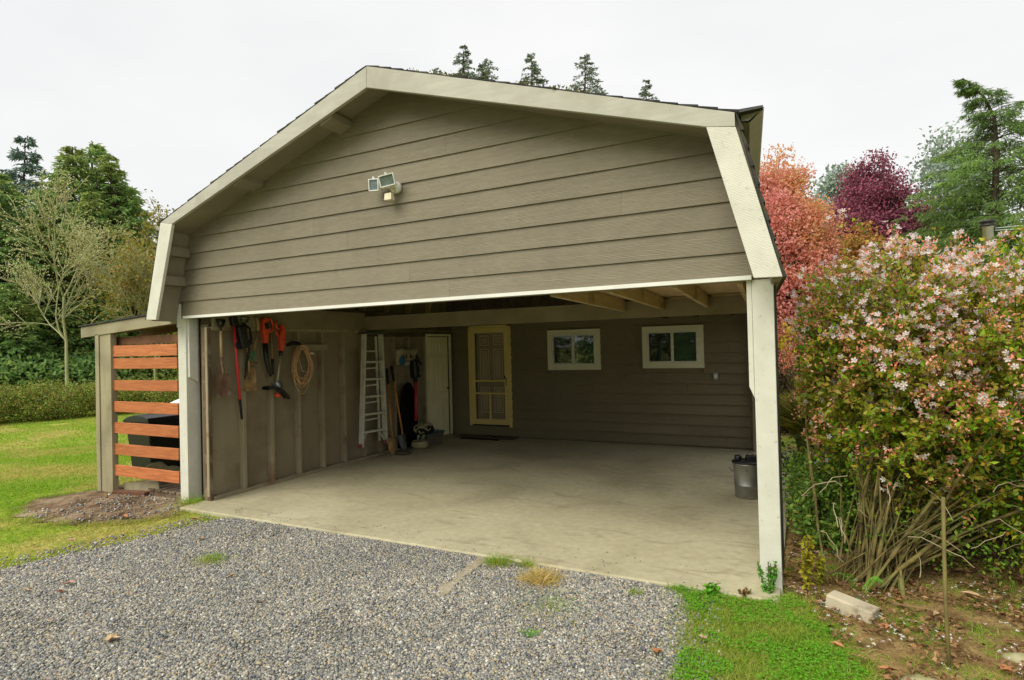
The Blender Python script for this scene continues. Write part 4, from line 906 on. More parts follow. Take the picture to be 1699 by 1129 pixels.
def lim(P): # keep the frayed outline
    n_ = vnoise(P, 4, 3)*.06; return P[:, 1] > -3.6
GR2 = [(x, y) for x, y in GRAVEL]
stones(140000, [(-.3,-3.6),(.25,-2.4),(.66,-1.98),(.74,-1.6),(.91,-1.2),(1.0,-.72),(1.1,-.28),(1.25,-.2),(5.55,-.215),(5.72,-.28),(5.86,-.45),(5.90,-.81),(5.93,-1.17),(5.96,-1.6),(6.2,-3.0),(6.2,-3.6)], GZ-.002, .0065, .0135, 'gravel', STONES, lambda P: (vnoise(P, 2.3, 61) > -1.1) | (rng.random(len(P)) < .45))
o = stones(1500, [(-.6,-3.2),(.3,-2.0),(.6,-1.2),(.8,-.3),(1.3,-.3),(1.0,-1.2),(.9,-2.2),(.5,-3.2)], GZ+.004, .008, .015, 'stray_gravel', STONES); tag(o, 'stray stones strewn over the grass edge left of the drive', 'gravel')
o = stones(500, [(5.7,-.2),(6.0,-.3),(6.15,-1.5),(5.8,-1.5)], GZ+.006, .008, .015, 'stray_gravel', STONES); tag(o, 'stray stones along the edge of the bright lawn', 'gravel')
o = stones(160, [(1.0,-.2),(6.0,-.2),(6.0,.25),(1.0,.05)], .001, .004, .009, 'grit', STONES); tag(o, 'fine grit scattered along the front edge of the slab', 'gravel')
tag(bpy.data.objects['gravel'], 'grey crushed gravel of the driveway', 'gravel')
o = stones(900, DIRTP, GZ-.004, .008, .022, 'pebbles', STONES, lambda P: (P[:, 0] > -.9-.5*rng.random(len(P))) ); tag(o, 'loose pebbles scattered on the bare dirt by the shed', 'pebbles')

# ================================================================== GRASS
GRASS = leafmat('grass_blades', [(.11, .28, .012), (.24, .46, .02), (.36, .54, .03), (.16, .36, .015), (.48, .46, .09)], trans=.4, zone=[(.24, .38, .03), (.46, .44, .09), (.62, .50, .2)], gs=.6)
GRASS2 = leafmat('bright_grass', [(.08, .22, .012), (.22, .46, .02), (.38, .54, .05), (.14, .34, .015), (.50, .48, .16)], trans=.4, zone=[(.24, .40, .03), (.36, .44, .06), (.46, .42, .13)], gs=1.7)
DRYG = leafmat('dry_grass', [(.70, .52, .18), (.58, .40, .12), (.78, .62, .28), (.36, .40, .10)], trans=.3)
CLOVER = leafmat('clover', [(.10, .34, .015), (.16, .46, .025), (.24, .54, .04), (.08, .26, .015)], trans=.35)
def blades(P2, h, wd, m, name, zb=GZ-.02, lean=.5, parent=None, loc=(0,0,0)):
    n = len(P2); P = np.c_[P2, np.full(n, zb)]; D = rdir(n); D[:, 2] = np.abs(D[:, 2])*.6+lean; hh = h*rng.uniform(.5, 1.25, n)
    D = nrm(D); side = nrm(np.cross(D, rdir(n))); w_ = wd*rng.uniform(.7, 1.3, n)[:, None]
    mid = P+D*(hh*.55)[:, None]; D2 = D.copy(); D2[:, 2] -= rng.uniform(.2, .9, n); tip = mid+nrm(D2)*(hh*.5)[:, None]
    V = np.stack([P-side*w_/2, P+side*w_/2, mid+side*w_*.35, mid-side*w_*.35, tip], 1).reshape(-1, 3)
    b = (np.arange(n)*5)[:, None]; q_ = b+np.array([[0,1,2,3]]); t_ = b+np.array([[3,2,4,4]])
    F = np.empty((n*2, 4), np.int32); F[0::2] = q_; F[1::2] = t_
    V = V-np.array(loc); me_v = V
    # triangles and quads: write tips as quads split to a tiny edge
    V2 = np.stack([V.reshape(n, 5, 3)[:, i] for i in range(5)]+[V.reshape(n, 5, 3)[:, 4]+side*w_*.05], 1).reshape(-1, 3)
    b = (np.arange(n)*6)[:, None]; F[0::2] = b+np.array([[0,1,2,3]]); F[1::2] = b+np.array([[3,2,5,4]])
    o = np_mesh(name, V2, F, m, parent, loc if not parent else (0,0,0)); o['kind'] = 'stuff'; return o
def scatter(poly, N, dens=None, view=True):
    P = rng.uniform([min(p[0] for p in poly), min(p[1] for p in poly)], [max(p[0] for p in poly), max(p[1] for p in poly)], (N, 2)); k = inpoly(P, poly)
    if view: k &= inview(np.c_[P, np.zeros(len(P))])
    if dens is not None: k &= dens(P)
    return P[k]
# bright lawn by the right post
RG = [(5.60,-.2),(5.70,-.3),(5.80,-.45),(5.86,-.81),(5.88,-1.17),(5.9,-1.7),(7.2,-1.7),(6.84,-1.1),(6.70,-.75),(6.60,-.5),(6.51,-.21),(6.40,-.08),(6.2,-.26),(5.9,-.24)]
frr = lambda P: (vnoise(P, 9, 5) > -2.2)
P = scatter(RG, 190000, frr); P = P+rng.normal(0, .07, P.shape)*(rng.random((len(P), 1)) < .45); P = P[P[:, 1] < -.21+3*(P[:, 0] > 6.36)]; o = blades(P, .06, .0048, GRASS2, 'grass', lean=.5); tag(o, 'bright green grass at the right edge of the gravel', 'grass')
P = scatter(RG, 14000, lambda P: vnoise(P, 5, 9) > -.1)
n = len(P); C3 = np.c_[P, np.full(n, GZ+.012)+rng.uniform(0, .02, n)]; parts = []
for k in range(3):
    a = rng.uniform(0, 2*math.pi, n)+0*k; a = a+2.1*k; D = np.c_[np.cos(a), np.sin(a), rng.uniform(0, .35, n)]; parts.append(kites(C3, D, np.tile([[0,0,1.]], (n, 1)), rng.uniform(.007, .014, n), .010, -.05, .65))
V, F = join(parts); o = np_mesh('clover', V, F, CLOVER); o['kind'] = 'stuff'; tag(o, 'clover leaves among the bright grass', 'clover')
# left lawn strip close by
LG = [(-9,-1.5),(-3.5,-4.4),(-.6,-2.9),(.50,-2.15),(.70,-1.95),(.77,-1.6),(.94,-1.2),(1.05,-.72),(1.15,-.25),(1.12,-.16),(.5,-.18),(.2,-.05),(-.2,-.1),(.3,-.5),(.2,-.75),(-.13,-.95),(-.95,-1.1),(-1.6,-1.0),(-2.0,-.6),(-1.75,.1),(-3.5,1.5),(-6,3)]
P = scatter(LG, 240000, lambda P: (vnoise(P, 5, 11) > -1.3)); P = P+rng.normal(0, .13, P.shape)*(rng.random((len(P), 1)) < .4); P = P[~((P[:, 0] > .2) & (P[:, 1] > -.2))]; o = blades(P, .045, .0045, GRASS, 'grass', lean=.35); tag(o, 'green grass between the gravel and the bare dirt', 'grass')
# far lawn
FG = [(-1.7,.3),(-2.5,-.8),(-9,-2),(-15,2.0),(-13.5,9.5),(-3,9.5)]
P = scatter(FG, 260000, lambda P: (vnoise(P, 1.7, 2) > -1.4)); o = blades(P, .05, .012, GRASS, 'grass', zb=GZ-.03, lean=.3); tag(o, 'mown lawn stretching back to the hedge', 'grass')
# ragged fringes that hide the borders of bare ground
def fringe(poly, N, jit, m, label, h=.05, w_=.004, skip=None):
    P = []; n = len(poly)
    for i in range(n):
        a = np.array(poly[i]); b = np.array(poly[(i+1) % n]); k = int(N*np.linalg.norm(b-a))+1; P.append(a+(b-a)*rng.random((k, 1)))
    P = np.concatenate(P); P = P+rng.normal(0, jit, P.shape)*(.3+rng.random((len(P), 1))); P = P[inview(np.c_[P, np.zeros(len(P))])]
    P = P[vnoise(P, 8, 71) > -.5]
    if skip is not None: P = P[~skip(P)]
    tag(blades(P, h, w_, m, 'grass_fringe', lean=.35), label, 'grass')
fringe(DIRTP, 2600, .07, GRASS, 'ragged grass around the bare dirt by the shed')
fringe(SOILP[1:7], 1500, .08, GRASS2, 'ragged grass where the lawn meets the garden bed', skip=lambda P: (P[:, 1] > -.05) | (P[:, 0] > 7.2))
# tall tufts
def tuft(x, y, label, m=GRASS, n=160, h=.11, r=.05, w_=.004, nm='grass_tuft'):
    P = np.c_[rng.normal(x, r, n), rng.normal(y, r*.8, n)]; t = blades(P, h, w_, m, nm, lean=.9 if m is not DRYG else .25, loc=(x, y, GZ)); del t['kind']; tag(t, label, 'grass tuft'); return t
tuft(.25, -.06, 'tall green grass tuft at the foot of the left post', n=260, h=.16, r=.07)
tuft(4.33, -.31, 'olive grass tuft at the end of the sandy strip', n=420, h=.10, r=.05)
tuft(4.38, -.22, 'small moss green tuft against the slab edge', n=200, h=.08, r=.03)
tuft(4.56, -.25, 'little green tuft on the gravel nearer the right post', n=220, h=.09, r=.03)
tuft(4.77, -.48, 'yellow dry straw tuft spread out on the gravel', DRYG, 900, .16, .045, .0042)
tuft(5.03, -1.22, 'tiny dark green weed low on the gravel', CLOVER, 200, .055, .03)
tuft(5.45, -.42, 'small dark tuft on the gravel near the bright lawn', n=160, h=.065, r=.025)
tuft(2.10, -1.15, 'flat grass patch in the middle of the gravel drive', n=900, h=.065, r=.075)
P = np.c_[rng.normal(5.0, .12, 1500), rng.normal(-.85, .11, 1500)]; t = blades(P, .058, .0035, GRASS, 'weeds', loc=(5,-.85,GZ)); tag(t, 'thin sprinkle of green weeds below the dry straw tuft', 'weeds')
# grass in the garden bed
SOILN = [(6.3,.1),(6.42,-.05),(6.51,-.21),(6.60,-.5),(6.72,-1.0),(6.9,-1.7),(9.2,-1.0),(9.0,1.9),(6.42,1.4)]
P = scatter(SOILN, 110000, lambda P: (vnoise(P, 6, 21) > .05) & (P[:, 1] < 3.5)); o = blades(P, .055, .004, GRASS2, 'grass', lean=.35); tag(o, 'patchy grass growing through the garden bed', 'grass')
P = scatter(SOILN, 60000, lambda P: (vnoise(P, 7, 33) > -.4)); o = blades(P, .05, .003, leafmat('dead_grass', [(.30, .20, .08), (.2, .12, .045), (.4, .3, .15)], trans=.2), 'dry_litter', lean=.08); tag(o, 'dry brown stalks and litter on the garden bed', 'litter')
P = scatter(SOILN, 14000, lambda P: (vnoise(P, 6, 40) > -.3)); n = len(P); C3 = np.c_[P, np.full(n, GZ+.005)+rng.uniform(0, .02, n)]
D = rdir(n); D[:, 2] = np.abs(D[:, 2])*.3; V, F = kites(C3, D, np.c_[rng.normal(0, .4, (n, 2)), np.ones(n)], rng.uniform(.02, .05, n), rng.uniform(.012, .028, n), .2)
o = np_mesh('leaf_litter', V, F, leafmat('litter_leaves', [(.20, .10, .04), (.34, .19, .08), (.12, .06, .03), (.42, .26, .12), (.10, .05, .03)], trans=.1)); o['kind'] = 'stuff'; tag(o, 'small brown dead leaves on the garden bed', 'leaf litter')
PETAL = leafmat('fallen_petals', [(.75, .72, .72), (.85, .82, .8)], trans=.3)
P = scatter(SOILN, 9000, lambda P: (vnoise(P, 4, 50) > .2)); P = P[:520]; parts = []
for k in range(4):
    a = rng.uniform(0, 6.28, len(P)); parts.append(kites(np.c_[P, np.full(len(P), GZ+.022)], np.c_[np.cos(a), np.sin(a), rng.uniform(0, .6, len(P))], np.tile([[0,0,1.]], (len(P), 1)), .013, .008, .1))
V, F = join(parts); o = np_mesh('petals', V, F, PETAL); o['kind'] = 'stuff'; tag(o, 'fallen white blossoms scattered below the flowering shrub', 'petals')

# fallen leaves
def fleaf(x, y, s, m, label, rot, kind=0):
    s *= .72
    n = 11 if kind == 0 else 8; pts = []
    for i in range(n):
        u = 2*math.pi*i/n
        r_ = s*((1.0 if i % 2 == 0 else .6) if kind == 0 else (1.0 if i in (0, 4) else .5 if i in (1, 3, 5, 7) else .42))*random.uniform(.85, 1.1)
        pts.append((r_*math.cos(u+rot), r_*math.sin(u+rot), .012*random.uniform(0, 1)+.35*s*abs(math.sin(u))*random.uniform(.2, .9)))
    q = MB(); v = [(x, y, GZ+.018)]+[(x+p[0], y+p[1], GZ+.02+p[2]) for p in pts]; v2 = [(a, b, c-.0015) for a, b, c in v]
    q.add(v, [(0, 1+i, 1+(i+1) % n) for i in range(n)]); q.add(v2, [(0, 1+(i+1) % n, 1+i) for i in range(n)])
    tag(q.build('fallen_leaf', m, loc=(x, y, GZ)), label, 'leaf', 'fallen leaves on the ground')
LO = mat('orange_leaf', (.52, .24, .10), (.34, .14, .06), 40, .7); LT = mat('tan_leaf', (.55, .40, .22), (.38, .25, .13), 40, .7); LPK = mat('pink_leaf', (.62, .42, .34), (.45, .28, .2), 40, .7); LB = mat('brown_leaf', (.24, .13, .07), (.13, .07, .04), 40, .7)
for a in [(.08,-.68,.07,LO,'orange maple leaf lying on the bare dirt left of the post',.3,0),(1.58,-1.93,.055,LPK,'pale pink leaf farthest left pair on the dark gravel, upper one',1.2,1),(1.68,-2.04,.045,LO,'rusty pink leaf just below the pale pink one on the gravel',2,0),(3.2,-1.59,.035,LB,'small dark brown curled leaf in the middle of the gravel',.5,1),
          (1.41,-2.13,.05,LT,'cream leaf near the left edge of the gravel',.1,1),(2.60,-1.34,.05,LT,'long tan leaf right of the grass patch in the gravel',1.5,1),(2.79,-2.31,.07,LT,'flat straw coloured leaf low in the left half of the gravel',.8,0),(5.76,-1.15,.045,LO,'orange leaf on the gravel edge beside the bright lawn',.4,0),
          (5.90,-.42,.045,LB,'brown curled leaf at the top of the bright lawn',2.2,1),(5.97,-.90,.04,LPK,'pinkish leaf lying in the bright lawn',1.1,0),(6.64,-.69,.055,LO,'orange leaf where lawn meets the garden bed',2.6,1),(6.86,-.86,.07,LO,'large curled orange leaf at the bottom edge of the garden bed',.2,1),
          (7.38,-.62,.06,LO,'bright orange leaf right of the thin stake',1.9,0),(7.2,-.05,.06,LT,'tan oval leaf beside the stake',.9,1),(7.45,.35,.09,LT,'big tan leaf at the right under the shrub',2.8,1),(7.7,.15,.08,LO,'long orange brown leaf at the far right of the bed',.6,1),(6.95,.28,.07,LB,'dark brown leaf behind the concrete block',1.0,1),(6.9,-.35,.045,LO,'small orange leaf in front of the concrete block',1.4,0),(1.55,-.85,.04,LT,'tan leaf on the grass edge near the slab corner',.2,0),(.45,-1.35,.05,LPK,'pinkish leaf in the left grass strip',2.1,0),(.9,-.45,.05,LO,'orange brown leaf in the grass near the left slab corner',1,1)]:
    fleaf(*a)
# objects in the bed
bk = tag(MB().obox((6.745,-.17,.005), (.135,.06,.05), Matrix.Rotation(-.45, 3, 'Z') @ Matrix.Rotation(.1, 3, 'Y')).build('concrete_block', BRICKB, loc=(6.745,-.17,0), bevel=.012), 'pale concrete block lying at the foot of the flowering shrub', 'block')
def rock(x, y, sx, sy, sz, label):
    bm = MB(); bm.lathe((x, y, GZ-.02), [(1,0),(1.05,.3),(.85,.7),(.4,.95),(.01,1.0)], 12)
    bm.v = [(x+(v[0]-x)*sx*(1+.12*math.sin(v[1]*90+v[2]*3)), y+(v[1]-y)*sy*(1+.12*math.sin(v[0]*70)), GZ-.02+(v[2]-GZ+.02)*sz) for v in bm.v]
    tag(bm.build('rock', mat('mossy_rock', (.42, .38, .24), (.25, .25, .1), 9, .95, .5, 40), loc=(x, y, GZ), smooth=True), label, 'rock')
rock(7.02, -.88, .11, .06, .045, 'mossy flat rock at the bottom edge left of the stake base'); rock(7.52, -.42, .10, .05, .045, 'pale flat rock at the right edge of the garden bed')
tag(MB().tube([(7.145,-.67,-.05),(7.15,-.6,.3),(7.165,-.52,.55),(7.18,-.45,.80)], .0095, 8).build('garden_stake', STICK, loc=(7.145,-.67,0), smooth=True), 'thin upright stake in front of the flowering shrub', 'stake')
plank((6.98,.02,0.), (7.22,.0,.0), .014, .014, BROWNW, 'thin fallen twig on the soil right of the block', 'fallen_twig')
# fern
t = thing('fern', 'small bright green fern frond behind the concrete block', 'fern', (6.80,-.02,GZ)); parts = []
for (a, L_) in ((2.7, .16), (2.2, .12), (.3, .13)):
    d = np.array([math.cos(a), math.sin(a)*.5]); n = 16; u = np.linspace(.12, 1, n); pos = np.c_[u*L_*d[0], u*L_*d[1], .06+.11*np.sin(u*2.2)]
    for s_ in (-1, 1):
        D = np.c_[np.full(n, d[0]*.5-s_*d[1]), np.full(n, d[1]*.5+s_*d[0]), np.full(n, s_*.5)]; D[:, 2] = .25*s_+.1; parts.append(kites(pos, D, np.tile([[0,0,1.]], (n, 1)), .05*(1-u*.75)+.008, .013, .05))
V, F = join(parts); np_mesh('fronds', V, F, leafmat('fern_green', [(.12, .34, .03), (.2, .42, .05)], trans=.35), t)
MB().tube([(6.80,-.02,GZ),(6.79,-.02,.02)], .006, 6).build('stem', GREENM, t)

# leafy small plants
def leafy(x, y, h, label, m, n=160, r=.07, ls=.035, nm='leafy_plant', stems=6, z0=GZ, stemm=None):
    t = thing(nm, label, 'plant', (x, y, z0)); A = []; B = []; LP = []; LD = []
    for i in range(stems):
        a = rng.uniform(0, 6.28); tip = np.array([math.cos(a)*r*rng.uniform(.2, 1), math.sin(a)*r*rng.uniform(.2, 1), h*rng.uniform(.75, 1)]); k = max(4, n//stems)
        b0 = np.array([math.cos(a)*r*.2, math.sin(a)*r*.2, 0]); pr = b0
        for j in range(1, 5):
            p = b0+(tip-b0)*j/4+np.array([0, 0, 0]); A.append(pr); B.append(p); pr = p
        u = rng.uniform(.15, 1, k); LP.append(b0+(tip-b0)*u[:, None]); LD.append(rdir(k, .2))
    V, F = segs(A, B, .004, .003); np_mesh('stems', V, F, stemm or TWIG, t)
    P = np.concatenate(LP); D = np.concatenate(LD); V, F = kites(P, D, rdir(len(P), 1.2), ls*rng.uniform(.6, 1.2, len(P)), ls*.6, .12); np_mesh('leaves', V, F, m, t); return t
leafy(6.27, -.10, .22, 'light green weed with small round leaves in front of the right post', leafmat('weed_green', [(.10, .34, .03), (.16, .42, .05), (.07, .24, .03)], trans=.35), 300, .085, .028, stems=9)
leafy(6.49, .03, .38, 'yellow green leafy stem beside the right post', leafmat('yellow_green', [(.38, .40, .04), (.46, .36, .03), (.22, .30, .03)], trans=.35), 220, .055, .045, stems=4)
leafy(6.56, .1, .26, 'shorter yellow green leafy stem leaning by the shrub base', leafmat('yellow_green', [(.30, .36, .04), (.40, .34, .03)], trans=.35), 140, .06, .04, stems=3)
leafy(5.93, -.27, .10, 'small dandelion with upright toothed leaf at the slab edge', CLOVER, 60, .05, .05, stems=3)
leafy(6.12, -.20, .06, 'low reddish weed at the slab corner by the right post', leafmat('red_weed', [(.25, .09, .03), (.18, .16, .03)], trans=.2), 120, .06, .02, stems=6)

# ================================================================== FLOWERING SHRUB
shb = thing('flowering_shrub', 'big arching shrub covered in pink and white blossoms right of the carport', 'shrub', (6.88,.42,GZ)); O = np.array([6.88,.42,GZ])
CC = np.array([8.1,1.55,1.30]); RR = np.array([1.74,1.6,1.0])
def crown_pts(n, lo=.55):
    out_ = []
    while sum(len(x) for x in out_) < n:
        d = rdir(n); r_ = rng.uniform(lo, 1, n)**.7; r_ = r_*(1+.10*np.sin(d[:, 0]*7+1)*np.sin(d[:, 2]*9)+.06*np.sin(d[:, 1]*17)); p = CC+d*RR*r_[:, None]; q = rng.random(n) < .26; p[q] = (np.array([7.12,1.0,1.32])+d*np.array([.76,.8,.92])*r_[:, None])[q]
        k = (p[:, 2] > .40) & (p[:, 2] > 1.12-.62*(p[:, 0]-6.4)) & (p[:, 0] > 6.47)
        out_.append(p[k])
    return np.concatenate(out_)[:n]
# canes
A = []; B = []; ra = []; rb = []
tips = crown_pts(115, .3)
for i in range(115):
    b0 = O+np.array([rng.normal(.0, .10), rng.normal(.0, .09), .0]); wa = rng.uniform(0, 6.28, 2); wf = rng.uniform(4, 9); tp = tips[i]
    if i % 6 == 0: tp = CC+np.array([rng.uniform(-1.2, 1.2), rng.uniform(-1.2, .6), rng.uniform(-.85, -.3)])
    c1 = b0+np.array([(tp[0]-b0[0])*.36+rng.normal(0, .10), (tp[1]-b0[1])*.3+rng.normal(0, .10), (tp[2]-b0[2])*.62+.12]); pr = b0; n = 12
    for j in range(1, n+1):
        u = j/n; p = b0*(1-u)**2+2*u*(1-u)*c1+u*u*tp+rng.normal(0, .006, 3)+np.array([math.sin(wa[0]+wf*u), math.sin(wa[1]+wf*u), 0])*.055*u; A.append(pr); B.append(p); r0 = (.0065 if i % 4 else .0145)*rng.uniform(.6, 1.25)
        ra.append(r0*(1-.8*(j-1)/n)); rb.append(r0*(1-.8*j/n)); pr = p
V, F = segs(np.array(A)-O, np.array(B)-O, np.array(ra), np.array(rb), 6); np_mesh('canes', V, F, CANE, shb, smooth=True)
# leafy shoots among the canes
n = 520; b_ = np.array([6.7,.4,.12])+rng.random((n, 3))*[1.9, 1.3, .75]; P = np.repeat(b_, 12, 0)+rng.normal(0, .05, (n*12, 3)); V, F = kites(P-O, rdir(len(P), .2), rdir(len(P), 1), rng.uniform(.02, .045, len(P)), .02, .12)
SH2 = leafmat('shoot_leaves', [(.10, .24, .03), (.2, .38, .04), (.3, .42, .05)], trans=.4); o = np_mesh('shoots', V, F, SH2, shb); o['kind'] = 'stuff'
# dry pale whips near the base
A = []; B = []
for i in range(46):
    b0 = O+np.array([rng.uniform(-.35, 1.6), rng.uniform(-.35, .3), rng.uniform(.25, .8)]); d = rdir(1)[0]*[1, .7, .4]+[.25, -.2, .05]; pr = b0
    for j in range(5): p = pr+d*.055+np.array([0, 0, -.009*j])+rng.normal(0, .014, 3); A.append(pr); B.append(p); pr = p
V, F = segs(np.array(A)-O, np.array(B)-O, .0032, .0025, 4); o = np_mesh('dry_twigs', V, F, PALETW, shb); o['kind'] = 'stuff'
# twigs with leaves and flowers
NT = 8200; TP = crown_pts(NT, .42); out_d = nrm((TP-CC)/RR); D = nrm(out_d*.8+rdir(NT)*.8+np.array([0, 0, .35])); L_ = rng.uniform(.12, .30, NT); lg_ = rng.random(NT) < .11; L_[lg_] *= 2.1
E = TP+D*L_[:, None]+np.array([0, 0, -.03]); kk = (E[:, 0] > 6.46); TP, E, D = TP[kk], E[kk], D[kk]; NT = len(TP); V, F = segs(TP-O, E-O, .0028, .0016, 3); np_mesh('twigs', V, F, TWIG, shb)
LP = []; LD = []
for k in range(17):
    u = rng.uniform(.05, 1, NT)[:, None]; LP.append(TP+(E-TP)*u+rng.normal(0, .012, (NT, 3))); LD.append(nrm(D*.5+rdir(NT)+np.array([0, 0, .1])))
LP = np.concatenate(LP); LD = np.concatenate(LD); kk = LP[:, 0] > 6.43; LP, LD = LP[kk], LD[kk]; n = len(LP); V, F = kites(LP-O, LD, rdir(n, 1.0), rng.uniform(.026, .056, n), rng.uniform(.018, .031, n), .12)
SHL = leafmat('shrub_leaves', [(.06, .17, .015), (.20, .42, .02), (.40, .54, .03), (.11, .28, .015), (.62, .58, .05), (.60, .30, .05)], trans=.45, zone=[(.40, .42, .04), (.18, .36, .02), (.64, .36, .10), (.12, .28, .02)], gs=1.6, rough=.4)
o = np_mesh('leaves', V, F, SHL, shb); o['kind'] = 'stuff'
# sepal clusters (salmon) and white trumpets, thicker toward the top
w_ = (E[:, 2]-.5)/2.0; cm_ = vnoise(E, 3.4, 77)+.5*np.sin(E[:, 2]*7+E[:, 0]*4); k = rng.random(NT) < np.clip(.12+.95*w_, .08, .85)*np.where(cm_ > -.2, 1.35, .5); FC = E[k]; FD = D[k]; nf = len(FC)
LP = []; LD = []
for j in range(14):
    LP.append(FC+rng.normal(0, .022, (nf, 3))); LD.append(nrm(FD*.7+rdir(nf)))
LP = np.concatenate(LP); LD = np.concatenate(LD); V, F = kites(LP-O, LD, rdir(len(LP)), rng.uniform(.016, .030, len(LP)), .013, .1)
o = np_mesh('pink_sepals', V, F, leafmat('salmon_sepals', [(.88, .27, .20), (.92, .38, .30), (.78, .33, .13), (.95, .55, .48)], trans=.3), shb); o['kind'] = 'stuff'
k2 = rng.random(nf) < np.clip(.22+.7*(FC[:, 2]-1)/1.5, .16, .85)*(.5+.9*(vnoise(FC, 3.1, 8) > -.1)); FC = FC[k2]; FD = FD[k2]; parts = []
for j in range(4):
    c = FC+rng.normal(0, .028, FC.shape)+FD*.012; ax = nrm(FD*.6+rdir(len(FC))+np.array([0, -.15, 0])); u_ = nrm(np.cross(ax, rdir(len(FC)))); v_ = np.cross(ax, u_)
    for q_ in range(5):
        a = 2*math.pi*q_/5; d_ = u_*math.cos(a)+v_*math.sin(a); parts.append(kites(c-O, nrm(d_+ax*.45), ax, .024, .014, -.12, .6))
V, F = join(parts); o = np_mesh('white_blossoms', V, F, leafmat('white_blossom', [(.86, .78, .78), (.90, .86, .86), (.88, .68, .68)], trans=.45), shb); o['kind'] = 'stuff'

# ================================================================== BACKGROUND PLANTS ON THE RIGHT
def leafblob(name, label, cat, c, r_, n, ls, m, trunk=None, seed=0, stemm=TWIG, z0=GZ, lo=.4, clusters=60, cr=.22, lw=.6, pn=('stems', 'crown'), droop=0.):
    """plant: stems fan from the base into leaf clusters filling an ellipsoid"""
    c = np.array(c, float); r_ = np.array(r_, float); b0 = np.array([c[0], c[1], z0]) if trunk is None else np.array(trunk, float)
    t = thing(name, label, cat, tuple(float(v) for v in b0)); d = rdir(clusters); k = rng.uniform(lo, 1, clusters)**.6; cl = c+d*r_*k[:, None]
    A = []; B = []; ra = []; rb = []
    for p in cl:
        pr = b0; mid = b0+(p-b0)*.5+np.array([0, 0, abs(p[2]-b0[2])*.12])
        for j, q_ in enumerate((mid*.5+b0*.5, mid, mid*.5+p*.5, p)):
            A.append(pr); B.append(q_); ra.append((.09*np.linalg.norm(r_)/4)*(1-j*.24)*.35+.003); rb.append((.09*np.linalg.norm(r_)/4)*(1-(j+1)*.24)*.35+.003); pr = q_
    V, F = segs(np.array(A)-b0, np.array(B)-b0, np.array(ra), np.array(rb), 5); np_mesh(pn[0], V, F, stemm, t)
    i = rng.integers(0, clusters, n); P = cl[i]+rng.normal(0, 1, (n, 3))*cr*r_/np.mean(r_); D = rdir(n, -.1-droop)
    V, F = kites(P-b0, D, rdir(n, .8), ls*rng.uniform(.6, 1.3, n), ls*lw, .12); np_mesh(pn[1], V, F, m, t); return t
GC = leafmat('groundcover_green', [(.09, .21, .03), (.17, .32, .05), (.26, .40, .06), (.06, .14, .03), (.38, .42, .08)], trans=.3)
leafblob('low_shrub', 'low green leafy shrub just behind the right post', 'shrub', (6.62,1.55,.25), (.30,.75,.42), 6500, .045, GC, clusters=80, cr=.07)
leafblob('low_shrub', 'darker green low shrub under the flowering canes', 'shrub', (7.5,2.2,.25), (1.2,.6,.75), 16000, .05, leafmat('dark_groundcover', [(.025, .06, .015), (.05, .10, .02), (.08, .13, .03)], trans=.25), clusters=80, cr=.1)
# ornamental grass
t = thing('ornamental_grass', 'clump of arching yellow green ornamental grass beyond the right post', 'grass clump', (6.55,5.6,GZ)); n = 1400
a = rng.uniform(0, 6.28, n); rr_ = rng.uniform(0, .15, n); P0 = np.c_[rr_*np.cos(a), rr_*np.sin(a), np.zeros(n)]; h = rng.uniform(.6, 1.15, n); sp = rng.uniform(.15, .7, n)
A = []; B = []; pr = P0
for j in range(1, 6):
    u = j/5; p = P0+np.c_[np.cos(a)*sp*u*u, np.sin(a)*sp*u*u, h*(u*1.25-.45*u*u)]; A.append(pr); B.append(p); pr = p
V, F = segs(np.concatenate(A), np.concatenate(B), .006, .004, 3); o = np_mesh('blades', V, F, leafmat('golden_grass', [(.22, .24, .03), (.34, .28, .05), (.12, .17, .02)], trans=.3), t); o['kind'] = 'stuff'
leafblob('shade_shrub', 'added low shrub with shade put into its dark brown leaves, beyond the right post', 'shrub', (6.45,7.6,.45), (.9,.6,.75), 9000, .07, leafmat('shade_brown_leaves', [(.05, .035, .015), (.09, .06, .02), (.06, .07, .02)], trans=.15), clusters=80, cr=.14)  # added shrub, its dark leaf colour stands in for the shadowed gap
leafblob('red_shrub', 'pinkish red autumn shrub seen between the post and the blossoms', 'shrub', (6.5,11.0,.75), (1.2,.9,.85), 9000, .06, leafmat('red_autumn', [(.50, .10, .07), (.55, .22, .12), (.4, .07, .08), (.45, .3, .15)], trans=.3), clusters=90, cr=.16)
leafblob('yellow_sapling', 'slender sapling with bright yellow leaves behind the right post', 'tree', (6.42,6.6,1.6), (.33,.3,.35), 420, .055, leafmat('bright_yellow', [(.68, .55, .02), (.6, .5, .05)], trans=.35), clusters=16, cr=.07, pn=('trunk', 'crown'))

